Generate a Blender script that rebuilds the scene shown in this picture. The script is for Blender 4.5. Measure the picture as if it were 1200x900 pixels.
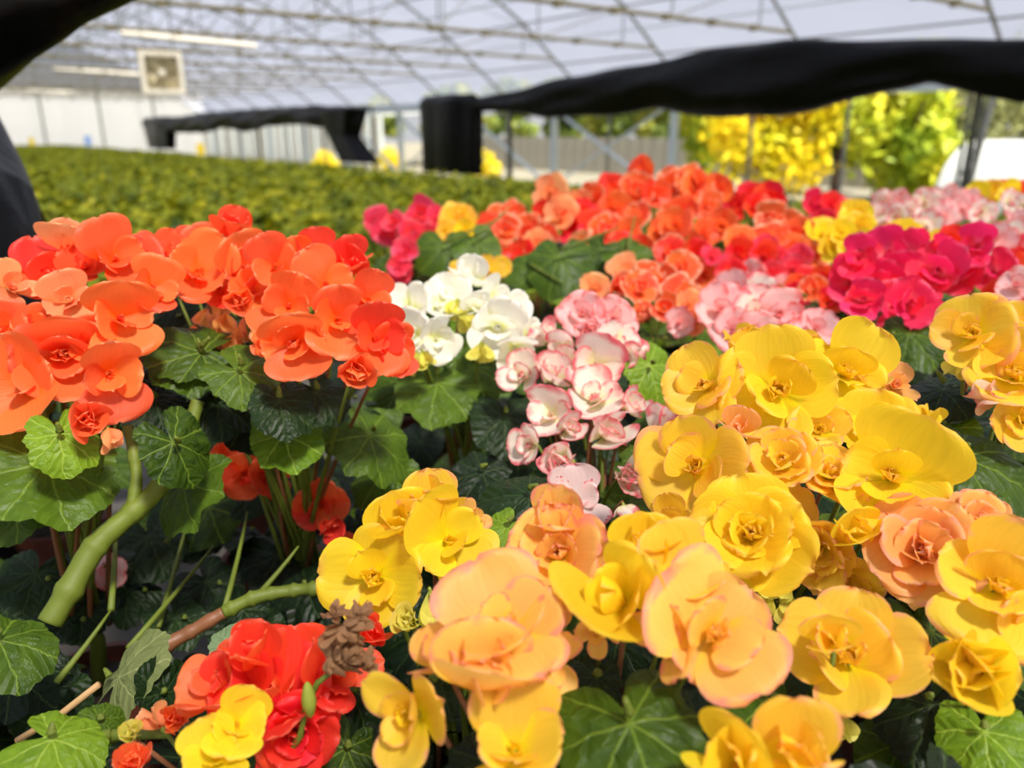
import bpy, math, random
import numpy as np
from mathutils import Vector, Matrix

for o in list(bpy.data.objects):
    bpy.data.objects.remove(o)
SC = bpy.context.scene
COL = SC.collection
R_ = random.Random(7)
PI = math.pi

# ------------------------------------------------------------------ camera
F = 906.0
EYE = Vector((0, 0, 1.5))
PITCH = math.radians(18.0)
cam = bpy.data.cameras.new('camera')
cam.sensor_width = 36.0
cam.lens = 36.0 * F / 1200.0
cam.clip_start = 0.02
cam.clip_end = 300
cam.dof.use_dof = True
cam.dof.focus_distance = 0.52
cam.dof.aperture_fstop = 5.0
cam_o = bpy.data.objects.new('camera', cam)
COL.objects.link(cam_o)
cam_o.location = EYE
cam_o.rotation_euler = (PI / 2 - PITCH, 0, 0)
SC.camera = cam_o
CR = Vector((1, 0, 0))
CF = Vector((0, math.cos(PITCH), -math.sin(PITCH)))
CU = Vector((0, math.sin(PITCH), math.cos(PITCH)))

# ------------------------------------------------------------------ light
world = bpy.data.worlds.new('sky')
SC.world = world
world.use_nodes = True
wn = world.node_tree.nodes
wl = world.node_tree.links
bg = wn['Background']
tc = wn.new('ShaderNodeTexCoord')
sep = wn.new('ShaderNodeSeparateXYZ')
rmp = wn.new('ShaderNodeValToRGB')
wl.new(tc.outputs['Generated'], sep.inputs[0])
wl.new(sep.outputs['Z'], rmp.inputs[0])
rmp.color_ramp.elements[0].position = 0.0
rmp.color_ramp.elements[0].color = (0.95, 0.96, 0.98, 1)
rmp.color_ramp.elements[1].position = 0.7
rmp.color_ramp.elements[1].color = (0.72, 0.79, 1.0, 1)
wl.new(rmp.outputs[0], bg.inputs[0])
bg.inputs[1].default_value = 0.52
sun = bpy.data.lights.new('sun', 'SUN')
sun.energy = 11.5
sun.angle = math.radians(9)
sun.color = (1.0, 0.93, 0.82)
sun_o = bpy.data.objects.new('sun', sun)
COL.objects.link(sun_o)
sd = Vector((-0.30, 0.42, -0.86)).normalized()
sun_o.rotation_euler = sd.to_track_quat('-Z', 'Y').to_euler()
sun_o.location = (2, -3, 9)
SC.view_settings.view_transform = 'Standard'
SC.view_settings.look = 'None'
SC.view_settings.exposure = 0.30
SC.view_settings.gamma = 1.0
SC.view_settings.use_curve_mapping = False
SC.cycles.max_bounces = 8
SC.cycles.diffuse_bounces = 4
SC.cycles.transmission_bounces = 4
SC.cycles.transparent_max_bounces = 12

# ------------------------------------------------------------------ helpers
ROT = math.radians(37.0)          # the greenhouse runs at 37 degrees to the view
EUV = Vector((math.cos(ROT), math.sin(ROT), 0))
EVV = Vector((-math.sin(ROT), math.cos(ROT), 0))


def ray(px, py):
    return CF + CR * ((px - 600) / F) + CU * ((450 - py) / F)


def at(px, py, D):
    return EYE + ray(px, py) * D


def on_u(px, py, u):
    """point of the pixel's ray at transverse distance u, as greenhouse coordinates (u, v, z)"""
    r = ray(px, py)
    t = u / r.dot(EUV)
    p = r * t
    return (u, p.dot(EVV), p.z + EYE.z)


def srgb(r, g, b):
    def f(c):
        c /= 255.0
        return c / 12.92 if c <= 0.04045 else ((c + 0.055) / 1.055) ** 2.4
    return (f(r), f(g), f(b), 1)


def link(name, data, parent=None):
    o = bpy.data.objects.new(name, data)
    COL.objects.link(o)
    if parent is not None:
        o.parent = parent
    return o


def tag(o, label=None, cat=None, group=None, kind=None):
    if label: o['label'] = label
    if cat: o['category'] = cat
    if group: o['group'] = group
    if kind: o['kind'] = kind
    return o


def mesh(name, vs, fs, mat=None, smooth=True, uvs=None, mats=None, mi=None):
    me = bpy.data.meshes.new(name)
    me.from_pydata([tuple(v) for v in vs], [], fs)
    if smooth:
        me.polygons.foreach_set('use_smooth', [True] * len(me.polygons))
    if uvs is not None:
        ul = me.uv_layers.new(name='UVMap')
        li = np.empty(len(me.loops), dtype=np.int32)
        me.loops.foreach_get('vertex_index', li)
        ul.data.foreach_set('uv', np.asarray(uvs, dtype=np.float32)[li].ravel())
    for m in (mats or ([mat] if mat else [])):
        me.materials.append(m)
    if mi is not None:
        me.polygons.foreach_set('material_index', mi)
    me.update()
    return me


class MB:
    def __init__(s):
        s.v = []; s.f = []

    def add(s, vs, fs):
        n = len(s.v)
        s.v += [tuple(v) for v in vs]
        s.f += [tuple(i + n for i in f) for f in fs]
        return s

    def box(s, x0, x1, y0, y1, z0, z1):
        return s.add([(x0, y0, z0), (x1, y0, z0), (x1, y1, z0), (x0, y1, z0), (x0, y0, z1), (x1, y0, z1), (x1, y1, z1), (x0, y1, z1)],
                     [(0, 3, 2, 1), (4, 5, 6, 7), (0, 1, 5, 4), (1, 2, 6, 5), (2, 3, 7, 6), (3, 0, 4, 7)])

    def tube(s, pts, rad, n=6, caps=True):
        pts = [Vector(p) for p in pts]
        if not hasattr(rad, '__len__'):
            rad = [rad] * len(pts)
        vs = []
        up = Vector((0.13, 0.21, 0.97))
        for i, p in enumerate(pts):
            d = (pts[min(i + 1, len(pts) - 1)] - pts[max(i - 1, 0)]).normalized()
            a = d.cross(up)
            if a.length < 0.05:
                a = d.cross(Vector((1, 0, 0)))
            a.normalize()
            b = d.cross(a)
            for k in range(n):
                t = 2 * PI * k / n
                vs.append(p + (a * math.cos(t) + b * math.sin(t)) * rad[i])
        fs = []
        for i in range(len(pts) - 1):
            for k in range(n):
                k2 = (k + 1) % n
                fs.append((i * n + k, i * n + k2, (i + 1) * n + k2, (i + 1) * n + k))
        if caps:
            fs.append(tuple(range(n - 1, -1, -1)))
            fs.append(tuple((len(pts) - 1) * n + k for k in range(n)))
        return s.add(vs, fs)

    def lathe(s, prof, n=20):
        vs = []
        for r, z in prof:
            for k in range(n):
                t = 2 * PI * k / n
                vs.append((r * math.cos(t), r * math.sin(t), z))
        fs = []
        for i in range(len(prof) - 1):
            for k in range(n):
                k2 = (k + 1) % n
                fs.append((i * n + k, i * n + k2, (i + 1) * n + k2, (i + 1) * n + k))
        return s.add(vs, fs)

    def mesh(s, name, mat, smooth=False):
        return mesh(name, s.v, s.f, mat, smooth)

    def build(s, name, mat, parent=None, smooth=False):
        return link(name, s.mesh(name, mat, smooth), parent)


# ------------------------------------------------------------------ materials
def newmat(name):
    m = bpy.data.materials.new(name)
    m.use_nodes = True
    nt = m.node_tree
    return m, nt, nt.nodes, nt.links, nt.nodes['Principled BSDF']


def plain(name, col, rough=0.5, metal=0.0, noise=0.0, scale=20, bump=0.0, spec=0.5, trans=0.0):
    m, nt, N, L, p = newmat(name)
    p.inputs['Base Color'].default_value = col
    p.inputs['Roughness'].default_value = rough
    p.inputs['Metallic'].default_value = metal
    p.inputs['Specular IOR Level'].default_value = spec
    t = N.new('ShaderNodeTexCoord')
    nz = N.new('ShaderNodeTexNoise')
    nz.inputs['Scale'].default_value = scale
    nz.inputs['Detail'].default_value = 4
    L.new(t.outputs['Object'], nz.inputs['Vector'])
    if noise:
        mx = N.new('ShaderNodeMix'); mx.data_type = 'RGBA'
        mx.inputs[6].default_value = tuple(c * (1 - noise) for c in col[:3]) + (1,)
        mx.inputs[7].default_value = tuple(min(1, c * (1 + noise)) for c in col[:3]) + (1,)
        L.new(nz.outputs['Fac'], mx.inputs[0])
        L.new(mx.outputs[2], p.inputs['Base Color'])
    if bump:
        b = N.new('ShaderNodeBump')
        b.inputs['Strength'].default_value = bump
        b.inputs['Distance'].default_value = 0.01
        L.new(nz.outputs['Fac'], b.inputs['Height'])
        L.new(b.outputs[0], p.inputs['Normal'])
    if trans:
        tr = N.new('ShaderNodeBsdfTranslucent')
        tr.inputs['Color'].default_value = col
        if noise: L.new(mx.outputs[2], tr.inputs['Color'])
        ms = N.new('ShaderNodeMixShader')
        ms.inputs[0].default_value = trans
        L.new(p.outputs[0], ms.inputs[1]); L.new(tr.outputs[0], ms.inputs[2])
        L.new(ms.outputs[0], N['Material Output'].inputs[0])
    return m


def math_node(N, L, op, a, b=None, c=None):
    n = N.new('ShaderNodeMath'); n.operation = op
    for i, x in enumerate((a, b, c)):
        if x is None: continue
        if isinstance(x, (int, float)): n.inputs[i].default_value = x
        else: L.new(x, n.inputs[i])
    return n.outputs[0]


def ramp(N, L, fac, stops, interp='LINEAR'):
    r = N.new('ShaderNodeValToRGB')
    cr = r.color_ramp
    cr.interpolation = interp
    while len(cr.elements) < len(stops): cr.elements.new(0.5)
    for e, (p, c) in zip(cr.elements, stops):
        e.position = p; e.color = c
    L.new(fac, r.inputs[0])
    return r.outputs[0]


def petal_mat(name, base, mid, edge, rim=None, rim_w=0.10, trans=0.5, vary=0.10, speck=None):
    """colours: base = by the throat, mid, edge; rim = thin line round the outer margin"""
    m, nt, N, L, p = newmat(name)
    uv = N.new('ShaderNodeUVMap')
    sp = N.new('ShaderNodeSeparateXYZ')
    L.new(uv.outputs[0], sp.inputs[0])
    su = math_node(N, L, 'MULTIPLY_ADD', sp.outputs[0], 2.0, -1.0)
    au = math_node(N, L, 'ABSOLUTE', su)
    v = sp.outputs[1]
    au2 = math_node(N, L, 'MULTIPLY', au, math_node(N, L, 'MINIMUM', math_node(N, L, 'MULTIPLY', v, 2.5), 1.0))
    e = math_node(N, L, 'MAXIMUM', au2, v)
    oi = N.new('ShaderNodeObjectInfo')
    nz = N.new('ShaderNodeTexNoise'); nz.inputs['Scale'].default_value = 2.3; nz.inputs['Detail'].default_value = 3
    cmb = N.new('ShaderNodeCombineXYZ')
    L.new(sp.outputs[0], cmb.inputs[0]); L.new(v, cmb.inputs[1])
    L.new(math_node(N, L, 'MULTIPLY', oi.outputs['Random'], 37.0), cmb.inputs[2])
    L.new(cmb.outputs[0], nz.inputs['Vector'])
    pos = math_node(N, L, 'ADD', v, math_node(N, L, 'MULTIPLY_ADD', nz.outputs['Fac'], 0.5, -0.25))
    c = ramp(N, L, pos, [(0.0, base), (0.32, mid), (0.78, mid), (1.0, edge)])
    # fine veins fanning from the base
    vn = N.new('ShaderNodeTexNoise'); vn.inputs['Scale'].default_value = 1.0; vn.inputs['Detail'].default_value = 5
    cm2 = N.new('ShaderNodeCombineXYZ')
    L.new(math_node(N, L, 'MULTIPLY', sp.outputs[0], 26.0), cm2.inputs[0])
    L.new(math_node(N, L, 'MULTIPLY', v, 2.0), cm2.inputs[1])
    L.new(oi.outputs['Random'], cm2.inputs[2])
    L.new(cm2.outputs[0], vn.inputs['Vector'])
    hv = N.new('ShaderNodeHueSaturation')
    L.new(c, hv.inputs['Color'])
    val = math_node(N, L, 'MULTIPLY_ADD', oi.outputs['Random'], vary, 1.0 - vary * 0.6)
    val = math_node(N, L, 'MULTIPLY', val, math_node(N, L, 'MULTIPLY_ADD', vn.outputs['Fac'], 0.22, 0.89))
    L.new(val, hv.inputs['Value'])
    L.new(math_node(N, L, 'MULTIPLY_ADD', oi.outputs['Random'], 0.018, 0.491), hv.inputs['Hue'])
    col = hv.outputs[0]
    if rim:
        mx = N.new('ShaderNodeMix'); mx.data_type = 'RGBA'
        k = math_node(N, L, 'ADD', e, math_node(N, L, 'MULTIPLY_ADD', nz.outputs['Fac'], 0.8, -0.42))
        fr = N.new('ShaderNodeMapRange'); fr.interpolation_type = 'SMOOTHSTEP'
        L.new(k, fr.inputs[0]); fr.inputs[1].default_value = 1 - rim_w * 2.2; fr.inputs[2].default_value = 1.0
        L.new(fr.outputs[0], mx.inputs[0]); L.new(col, mx.inputs[6]); mx.inputs[7].default_value = rim
        col = mx.outputs[2]
    if speck:
        vo = N.new('ShaderNodeTexVoronoi'); vo.inputs['Scale'].default_value = 9
        L.new(cmb.outputs[0], vo.inputs['Vector'])
        m1 = math_node(N, L, 'LESS_THAN', vo.outputs['Distance'], 0.22)
        m2 = math_node(N, L, 'GREATER_THAN', nz.outputs['Fac'], 0.52)
        mx = N.new('ShaderNodeMix'); mx.data_type = 'RGBA'
        L.new(math_node(N, L, 'MULTIPLY', m1, m2), mx.inputs[0]); L.new(col, mx.inputs[6]); mx.inputs[7].default_value = speck
        col = mx.outputs[2]
    L.new(col, p.inputs['Base Color'])
    p.inputs['Roughness'].default_value = 0.42
    p.inputs['Specular IOR Level'].default_value = 0.35
    b = N.new('ShaderNodeBump'); b.inputs['Strength'].default_value = 0.25; b.inputs['Distance'].default_value = 0.002
    L.new(vn.outputs['Fac'], b.inputs['Height']); L.new(b.outputs[0], p.inputs['Normal'])
    tr = N.new('ShaderNodeBsdfTranslucent'); L.new(col, tr.inputs[0])
    ms = N.new('ShaderNodeMixShader'); ms.inputs[0].default_value = trans
    L.new(p.outputs[0], ms.inputs[1]); L.new(tr.outputs[0], ms.inputs[2])
    L.new(ms.outputs[0], N['Material Output'].inputs[0])
    return m


PAL = {
    'coral': petal_mat('coral_petal', srgb(255, 104, 16), srgb(255, 118, 62), srgb(255, 160, 112)),
    'coral_pale': petal_mat('pale_coral_petal', srgb(255, 150, 80), srgb(255, 168, 112), srgb(255, 200, 150)),
    'redcoral': petal_mat('red_coral_petal', srgb(255, 84, 30), srgb(253, 88, 54), srgb(255, 130, 94)),
    'red': petal_mat('red_petal', srgb(235, 34, 30), srgb(250, 58, 46), srgb(252, 92, 80)),
    'orange': petal_mat('orange_petal', srgb(255, 96, 30), srgb(255, 114, 62), srgb(255, 168, 120), srgb(255, 200, 160), 0.16),
    'yellow': petal_mat('yellow_petal', srgb(255, 240, 20), srgb(255, 224, 50), srgb(255, 204, 84)),
    'gold': petal_mat('golden_petal', srgb(255, 236, 20), srgb(255, 212, 66), srgb(255, 196, 100), srgb(255, 186, 122), 0.07),
    'peach': petal_mat('peach_petal', srgb(255, 216, 50), srgb(255, 204, 104), srgb(255, 190, 134), srgb(250, 160, 132), 0.10),
    'apricot': petal_mat('apricot_petal', srgb(255, 182, 76), srgb(255, 190, 108), srgb(255, 204, 144), srgb(255, 180, 150), 0.08),
    'white': petal_mat('cream_white_petal', srgb(240, 244, 140), srgb(255, 253, 238), srgb(255, 255, 252)),
    'picotee': petal_mat('pink_edged_cream_petal', srgb(246, 242, 180), srgb(255, 242, 228), srgb(255, 218, 208), srgb(240, 112, 124), 0.2),
    'picotee_speck': petal_mat('speckled_pink_petal', srgb(255, 240, 232), srgb(255, 230, 226), srgb(255, 218, 218), srgb(240, 130, 140), 0.09, speck=srgb(225, 40, 60)),
    'blush': petal_mat('blush_pink_petal', srgb(252, 178, 168), srgb(255, 206, 204), srgb(255, 238, 228), srgb(246, 128, 128), 0.18),
    'magenta': petal_mat('magenta_petal', srgb(255, 110, 130), srgb(250, 48, 96), srgb(255, 110, 146)),
    'rose': petal_mat('rose_pink_petal', srgb(252, 64, 84), srgb(248, 72, 98), srgb(255, 136, 150)),
    'budgreen': petal_mat('green_yellow_bud', srgb(160, 170, 60), srgb(232, 222, 100), srgb(240, 232, 140)),
    'budpink': petal_mat('pink_bud', srgb(190, 190, 90), srgb(244, 200, 176), srgb(240, 130, 130)),
}


def leaf_mat(name, dark, light, vein, rough=0.42, trans=0.22):
    m, nt, N, L, p = newmat(name)
    uv = N.new('ShaderNodeUVMap')
    sp = N.new('ShaderNodeSeparateXYZ'); L.new(uv.outputs[0], sp.inputs[0])
    x = math_node(N, L, 'MULTIPLY_ADD', sp.outputs[0], 4.0, -2.0)
    y = math_node(N, L, 'MULTIPLY_ADD', sp.outputs[1], 4.0, -2.0)
    r = math_node(N, L, 'SQRT', math_node(N, L, 'ADD', math_node(N, L, 'MULTIPLY', x, x), math_node(N, L, 'MULTIPLY', y, y)))
    th = math_node(N, L, 'ARCTAN2', x, y)
    oi = N.new('ShaderNodeObjectInfo')
    nz = N.new('ShaderNodeTexNoise'); nz.inputs['Scale'].default_value = 3.5; nz.inputs['Detail'].default_value = 4
    cmb = N.new('ShaderNodeCombineXYZ')
    L.new(x, cmb.inputs[0]); L.new(y, cmb.inputs[1]); L.new(math_node(N, L, 'MULTIPLY', oi.outputs['Random'], 20.0), cmb.inputs[2])
    L.new(cmb.outputs[0], nz.inputs['Vector'])
    thn = math_node(N, L, 'ADD', th, math_node(N, L, 'MULTIPLY_ADD', nz.outputs['Fac'], 0.3, -0.15))
    seg = 2 * PI / 8.0
    ang = math_node(N, L, 'PINGPONG', thn, seg / 2)      # 0 on a main vein
    d = math_node(N, L, 'MULTIPLY', ang, r)
    main = N.new('ShaderNodeMapRange'); main.interpolation_type = 'SMOOTHSTEP'
    L.new(d, main.inputs[0]); main.inputs[1].default_value = 0.006; main.inputs[2].default_value = 0.024
    main.inputs[3].default_value = 1; main.inputs[4].default_value = 0
    ph = math_node(N, L, 'SUBTRACT', math_node(N, L, 'MULTIPLY', r, 4.6), math_node(N, L, 'MULTIPLY', d, 5.5))
    ph = math_node(N, L, 'ADD', ph, math_node(N, L, 'MULTIPLY', nz.outputs['Fac'], 2.2))
    fr = math_node(N, L, 'PINGPONG', ph, 0.5)
    sec = N.new('ShaderNodeMapRange'); sec.interpolation_type = 'SMOOTHSTEP'
    L.new(fr, sec.inputs[0]); sec.inputs[1].default_value = 0.0; sec.inputs[2].default_value = 0.07
    sec.inputs[3].default_value = 0.34; sec.inputs[4].default_value = 0
    veins = math_node(N, L, 'MAXIMUM', main.outputs[0], sec.outputs[0])
    base = N.new('ShaderNodeMix'); base.data_type = 'RGBA'
    k = math_node(N, L, 'MULTIPLY_ADD', oi.outputs['Random'], 0.6, -0.3)
    k = math_node(N, L, 'ADD', k, nz.outputs['Fac']); base.clamp_factor = True
    L.new(k, base.inputs[0]); base.inputs[6].default_value = dark; base.inputs[7].default_value = light
    mx = N.new('ShaderNodeMix'); mx.data_type = 'RGBA'
    L.new(math_node(N, L, 'MULTIPLY', veins, 0.62), mx.inputs[0]); L.new(base.outputs[2], mx.inputs[6]); mx.inputs[7].default_value = vein
    L.new(mx.outputs[2], p.inputs['Base Color'])
    p.inputs['Roughness'].default_value = rough
    p.inputs['Specular IOR Level'].default_value = 0.2
    puff = math_node(N, L, 'MULTIPLY', fr, 1.4)
    hgt = math_node(N, L, 'ADD', puff, math_node(N, L, 'MULTIPLY', veins, -0.5))
    hgt = math_node(N, L, 'ADD', hgt, math_node(N, L, 'MULTIPLY', nz.outputs['Fac'], 0.6))
    b = N.new('ShaderNodeBump'); b.inputs['Strength'].default_value = 0.4; b.inputs['Distance'].default_value = 0.0025
    L.new(hgt, b.inputs['Height']); L.new(b.outputs[0], p.inputs['Normal'])
    tr = N.new('ShaderNodeBsdfTranslucent')
    hs = N.new('ShaderNodeHueSaturation'); hs.inputs['Value'].default_value = 1.6; hs.inputs['Hue'].default_value = 0.485
    L.new(mx.outputs[2], hs.inputs['Color']); L.new(hs.outputs[0], tr.inputs[0])
    ms = N.new('ShaderNodeMixShader'); ms.inputs[0].default_value = trans
    L.new(p.outputs[0], ms.inputs[1]); L.new(tr.outputs[0], ms.inputs[2])
    L.new(ms.outputs[0], N['Material Output'].inputs[0])
    return m


LEAF = {
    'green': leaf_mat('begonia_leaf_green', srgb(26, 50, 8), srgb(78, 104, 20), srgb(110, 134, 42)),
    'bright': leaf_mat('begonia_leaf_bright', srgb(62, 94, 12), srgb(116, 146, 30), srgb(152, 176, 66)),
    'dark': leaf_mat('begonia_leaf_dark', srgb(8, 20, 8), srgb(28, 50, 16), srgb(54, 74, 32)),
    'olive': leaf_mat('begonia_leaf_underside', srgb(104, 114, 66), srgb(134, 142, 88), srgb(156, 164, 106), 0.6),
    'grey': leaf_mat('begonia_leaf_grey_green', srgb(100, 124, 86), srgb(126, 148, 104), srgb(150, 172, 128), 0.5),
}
M = {
    'stem': plain('begonia_stem', srgb(100, 114, 30), 0.6, noise=0.35, scale=18, bump=0.3, trans=0.15),
    'stem_pale': plain('pale_begonia_stem', srgb(150, 160, 60), 0.4, noise=0.3, scale=25, bump=0.2, trans=0.15),
    'stem_red': plain('reddish_stem', srgb(120, 76, 46), 0.5, noise=0.5, scale=20, bump=0.3),
    'stick': plain('dry_stick', srgb(176, 140, 92), 0.7, noise=0.3, scale=30, bump=0.3),
    'withered': plain('withered_petal', srgb(222, 170, 122), 0.75, noise=0.35, scale=60, bump=0.8, trans=0.3),
    'pot': plain('plastic_pot', srgb(92, 44, 30), 0.55, noise=0.1),
    'soil': plain('potting_soil', srgb(40, 28, 20), 0.95, noise=0.5, scale=60, bump=1.0),
    'bench': plain('bench_sheet', srgb(84, 80, 74), 0.7, noise=0.15, scale=9, bump=0.2),
    'film_black': plain('black_plastic_sheet', srgb(5, 5, 6), 0.36, noise=0.3, scale=9, bump=1.0, spec=0.12),
    'steel': plain('galvanised_steel', srgb(128, 130, 124), 0.45, 0.55, noise=0.2, scale=12),
    'steel_white': plain('white_painted_steel', srgb(196, 208, 212), 0.5, 0.1, noise=0.06, scale=5),
    'steel_dark': plain('dark_weathered_steel', srgb(66, 68, 62), 0.6, 0.3, noise=0.2),
    'brass': plain('weathered_joint_metal', srgb(120, 112, 84), 0.6, 0.4, noise=0.3),
    'fan_white': plain('cream_fan_plastic', srgb(232, 224, 204), 0.5, noise=0.05),
    'fan_blade': plain('fan_blade_metal', srgb(186, 174, 138), 0.5, noise=0.1),
    'tube': plain('fluorescent_tube_glass', srgb(240, 236, 222), 0.3),
    'wall_white': plain('white_wall_sheet', srgb(250, 250, 246), 0.6, noise=0.02, scale=2, trans=0.6),
    'concrete': plain('greenhouse_floor', srgb(120, 116, 108), 0.85, noise=0.2, scale=3, bump=0.3),
    'fence': plain('grey_fence_board', srgb(168, 164, 152), 0.7, noise=0.15, scale=2),
    'ground': plain('outdoor_ground', srgb(128, 124, 108), 0.9, noise=0.4, scale=0.8, bump=0.3),
    'bark': plain('tree_bark', srgb(78, 60, 48), 0.9, noise=0.4, scale=6, bump=0.8),
    'tunnel': plain('white_polytunnel_film', srgb(186, 190, 188), 0.4, noise=0.08, scale=2),
    'blue': plain('pale_blue_plastic', srgb(150, 180, 232), 0.5, noise=0.05),
    'yellowcard': plain('yellow_sticky_card', srgb(240, 210, 40), 0.5, noise=0.05),
}


def foliage_mat(name, a, b, c, scale=1.2, trans=0.35, place=False):
    m, nt, N, L, p = newmat(name)
    t = N.new('ShaderNodeTexCoord')
    nz = N.new('ShaderNodeTexNoise'); nz.inputs['Scale'].default_value = scale; nz.inputs['Detail'].default_value = 5
    nz.inputs['Roughness'].default_value = 0.7
    if place: L.new(N.new('ShaderNodeNewGeometry').outputs['Position'], nz.inputs['Vector'])
    else: L.new(t.outputs['Object'], nz.inputs['Vector'])
    c_ = ramp(N, L, nz.outputs['Fac'], [(0.36, a), (0.5, b), (0.64, c)])
    L.new(c_, p.inputs['Base Color']); p.inputs['Roughness'].default_value = 0.55
    p.inputs['Specular IOR Level'].default_value = 0.25
    tr = N.new('ShaderNodeBsdfTranslucent'); L.new(c_, tr.inputs[0])
    ms = N.new('ShaderNodeMixShader'); ms.inputs[0].default_value = trans
    L.new(p.outputs[0], ms.inputs[1]); L.new(tr.outputs[0], ms.inputs[2])
    L.new(ms.outputs[0], N['Material Output'].inputs[0])
    return m


FOL = {
    'field': foliage_mat('young_plant_foliage', srgb(56, 74, 8), srgb(112, 122, 12), srgb(166, 160, 22), 4.5, 0.3, True),
    'yellow': foliage_mat('yellow_tree_foliage', srgb(190, 190, 30), srgb(240, 220, 36), srgb(252, 226, 60), 0.9),
    'lime': foliage_mat('lime_tree_foliage', srgb(120, 150, 40), srgb(190, 200, 50), srgb(238, 224, 60), 0.9),
    'green': foliage_mat('green_tree_foliage', srgb(90, 116, 50), srgb(140, 156, 66), srgb(206, 200, 84), 0.7),
    'willow': foliage_mat('grey_green_tree_foliage', srgb(110, 116, 78), srgb(150, 154, 100), srgb(184, 180, 120), 0.7),
}

# roof film
mfilm, nt, N, L, p = newmat('translucent_roof_film')
tcn = N.new('ShaderNodeTexCoord')
nzf = N.new('ShaderNodeTexNoise'); nzf.inputs['Scale'].default_value = 0.6; nzf.inputs['Detail'].default_value = 4
L.new(tcn.outputs['Object'], nzf.inputs['Vector'])
cf = ramp(N, L, nzf.outputs['Fac'], [(0.3, (0.182, 0.20, 0.262, 1)), (0.7, (0.22, 0.242, 0.31, 1))])
trl = N.new('ShaderNodeBsdfTranslucent'); L.new(cf, trl.inputs[0])
trp = N.new('ShaderNodeBsdfTransparent'); trp.inputs[0].default_value = (0.95, 0.96, 1.0, 1)
mxs = N.new('ShaderNodeMixShader'); mxs.inputs[0].default_value = 0.42
L.new(trl.outputs[0], mxs.inputs[1]); L.new(trp.outputs[0], mxs.inputs[2])
L.new(mxs.outputs[0], N['Material Output'].inputs[0])
M['film'] = mfilm


# ================================================================== THE SETTING
def gh(o, u=0, v=0, z=0):
    o.location = EUV * u + EVV * v + Vector((0, 0, z))
    o.rotation_euler = (0, 0, ROT)
    return o


ZR = 1.5
fl = gh(MB().box(-10, 13, -6, 46, -0.05, 0).build('floor', M['concrete'])); tag(fl, kind='structure')
gd = gh(MB().box(-60, 90, -40, 120, -0.12, -0.06).build('ground', M['ground'])); tag(gd, kind='structure')

PROF = [(13, .70), (11.0, 2.2), (9, 3.3), (6.5, 4.2), (3.5, 4.8), (0.5, 4.5), (-2.5, 3.6), (-5, 2.3), (-7, .7)]


def prof_z(u):
    for (a, za), (b, zb) in zip(PROF, PROF[1:]):
        if b <= u <= a:
            t = (u - b) / (a - b)
            return zb + (za - zb) * t
    return .7


# ceiling: one film panel per bay between trusses
V0, DV, NT = -3.8, 3.0, 17
ceil = gh(bpy.data.objects.new('ceiling', None)); COL.objects.link(ceil); tag(ceil, kind='structure')
mb = MB()
vs = []; fs = []
for j, y in enumerate((0.0, DV)):
    for (u, z) in PROF: vs.append((u, y, ZR + z + .05))
n = len(PROF)
for i in range(n - 1): fs.append((i, i + 1, n + i + 1, n + i))
fm = mesh('film_panel', vs, fs, M['film'], smooth=False)
for k in range(NT - 1):
    o = link('film_panel', fm, ceil); o.location = (0, V0 + k * DV, 0)


def seg_tube(a, b, r, n=6): return MB().tube([a, b], r, n)


# trusses: built once and copied; every bar an object of its own
def bar_mesh(nm, pts, r, mat, knobs=0):
    b = MB().tube(pts, r, 6)
    if knobs:
        a, c = Vector(pts[0]), Vector(pts[-1])
        for i in range(1, knobs):
            q = a.lerp(c, i / knobs)
            b.box(q.x - .05, q.x + .05, q.y - .04, q.y + .04, q.z - .05, q.z + .04)
    return b.mesh(nm, mat, False)


truss_bars = []
for i in range(n - 1):
    (a, za), (b_, zb) = PROF[i], PROF[i + 1]
    truss_bars.append(('rafter', bar_mesh('rafter', [(a, 0, ZR + za), (b_, 0, ZR + zb)], .032, M['steel'])))
CH = 1.55
truss_bars.append(('chord', bar_mesh('chord', [(-6.0, 0, ZR + CH), (11.85, 0, ZR + CH)], .030, M['brass'], 18)))
us = [-5, -3, -1, 1, 3, 5, 7, 9, 11]
for i, u in enumerate(us):
    zt = prof_z(u) - 0.02
    if zt > CH + .1:
        truss_bars.append(('web', bar_mesh('web', [(u, 0, ZR + CH), (u, 0, ZR + zt)], .014, M['steel'])))
    if i < len(us) - 1:
        u2 = us[i + 1]
        truss_bars.append(('web', bar_mesh('web', [(u, 0, ZR + CH), (u2, 0, ZR + prof_z(u2) - .02)], .014, M['steel'])))
for k in range(NT):
    root = bpy.data.objects.new('roof_truss', None); COL.objects.link(root)
    gh(root); root.location = EVV * (V0 + k * DV)
    tag(root, kind='structure')
    for nm, me in truss_bars: link(nm, me, root)
# longitudinal purlins
for u in (12, 11.0, 9.8, 8.4, 6.9, 5.2, 3.5, 1.6, -.6, -3.2):
    z = ZR + prof_z(u) + .0
    o = gh(MB().tube([(u, V0, z), (u, V0 + DV * (NT - 1), z)], .018, 5).build('roof_purlin', M['steel'])); tag(o, kind='structure')
for u in (9.8, 6.5, 3.0, -1):
    o = gh(MB().tube([(u, V0, ZR + CH + .04), (u, V0 + DV * (NT - 1), ZR + CH + .04)], .013, 5).build('roof_purlin', M['steel_white'])); tag(o, kind='structure')
# thin wind braces in the roof plane
for k in range(2, NT - 1, 2):
    for (ua, ub) in ((11, 6.5), (6.5, 0.5)):
        y0, y1 = V0 + k * DV, V0 + (k + 1) * DV
        o = gh(MB().tube([(ua, y0, ZR + prof_z(ua) - .06), (ub, y1, ZR + prof_z(ub) - .06)], .009, 5).build('roof_brace', M['steel'])); tag(o, kind='structure')

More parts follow.
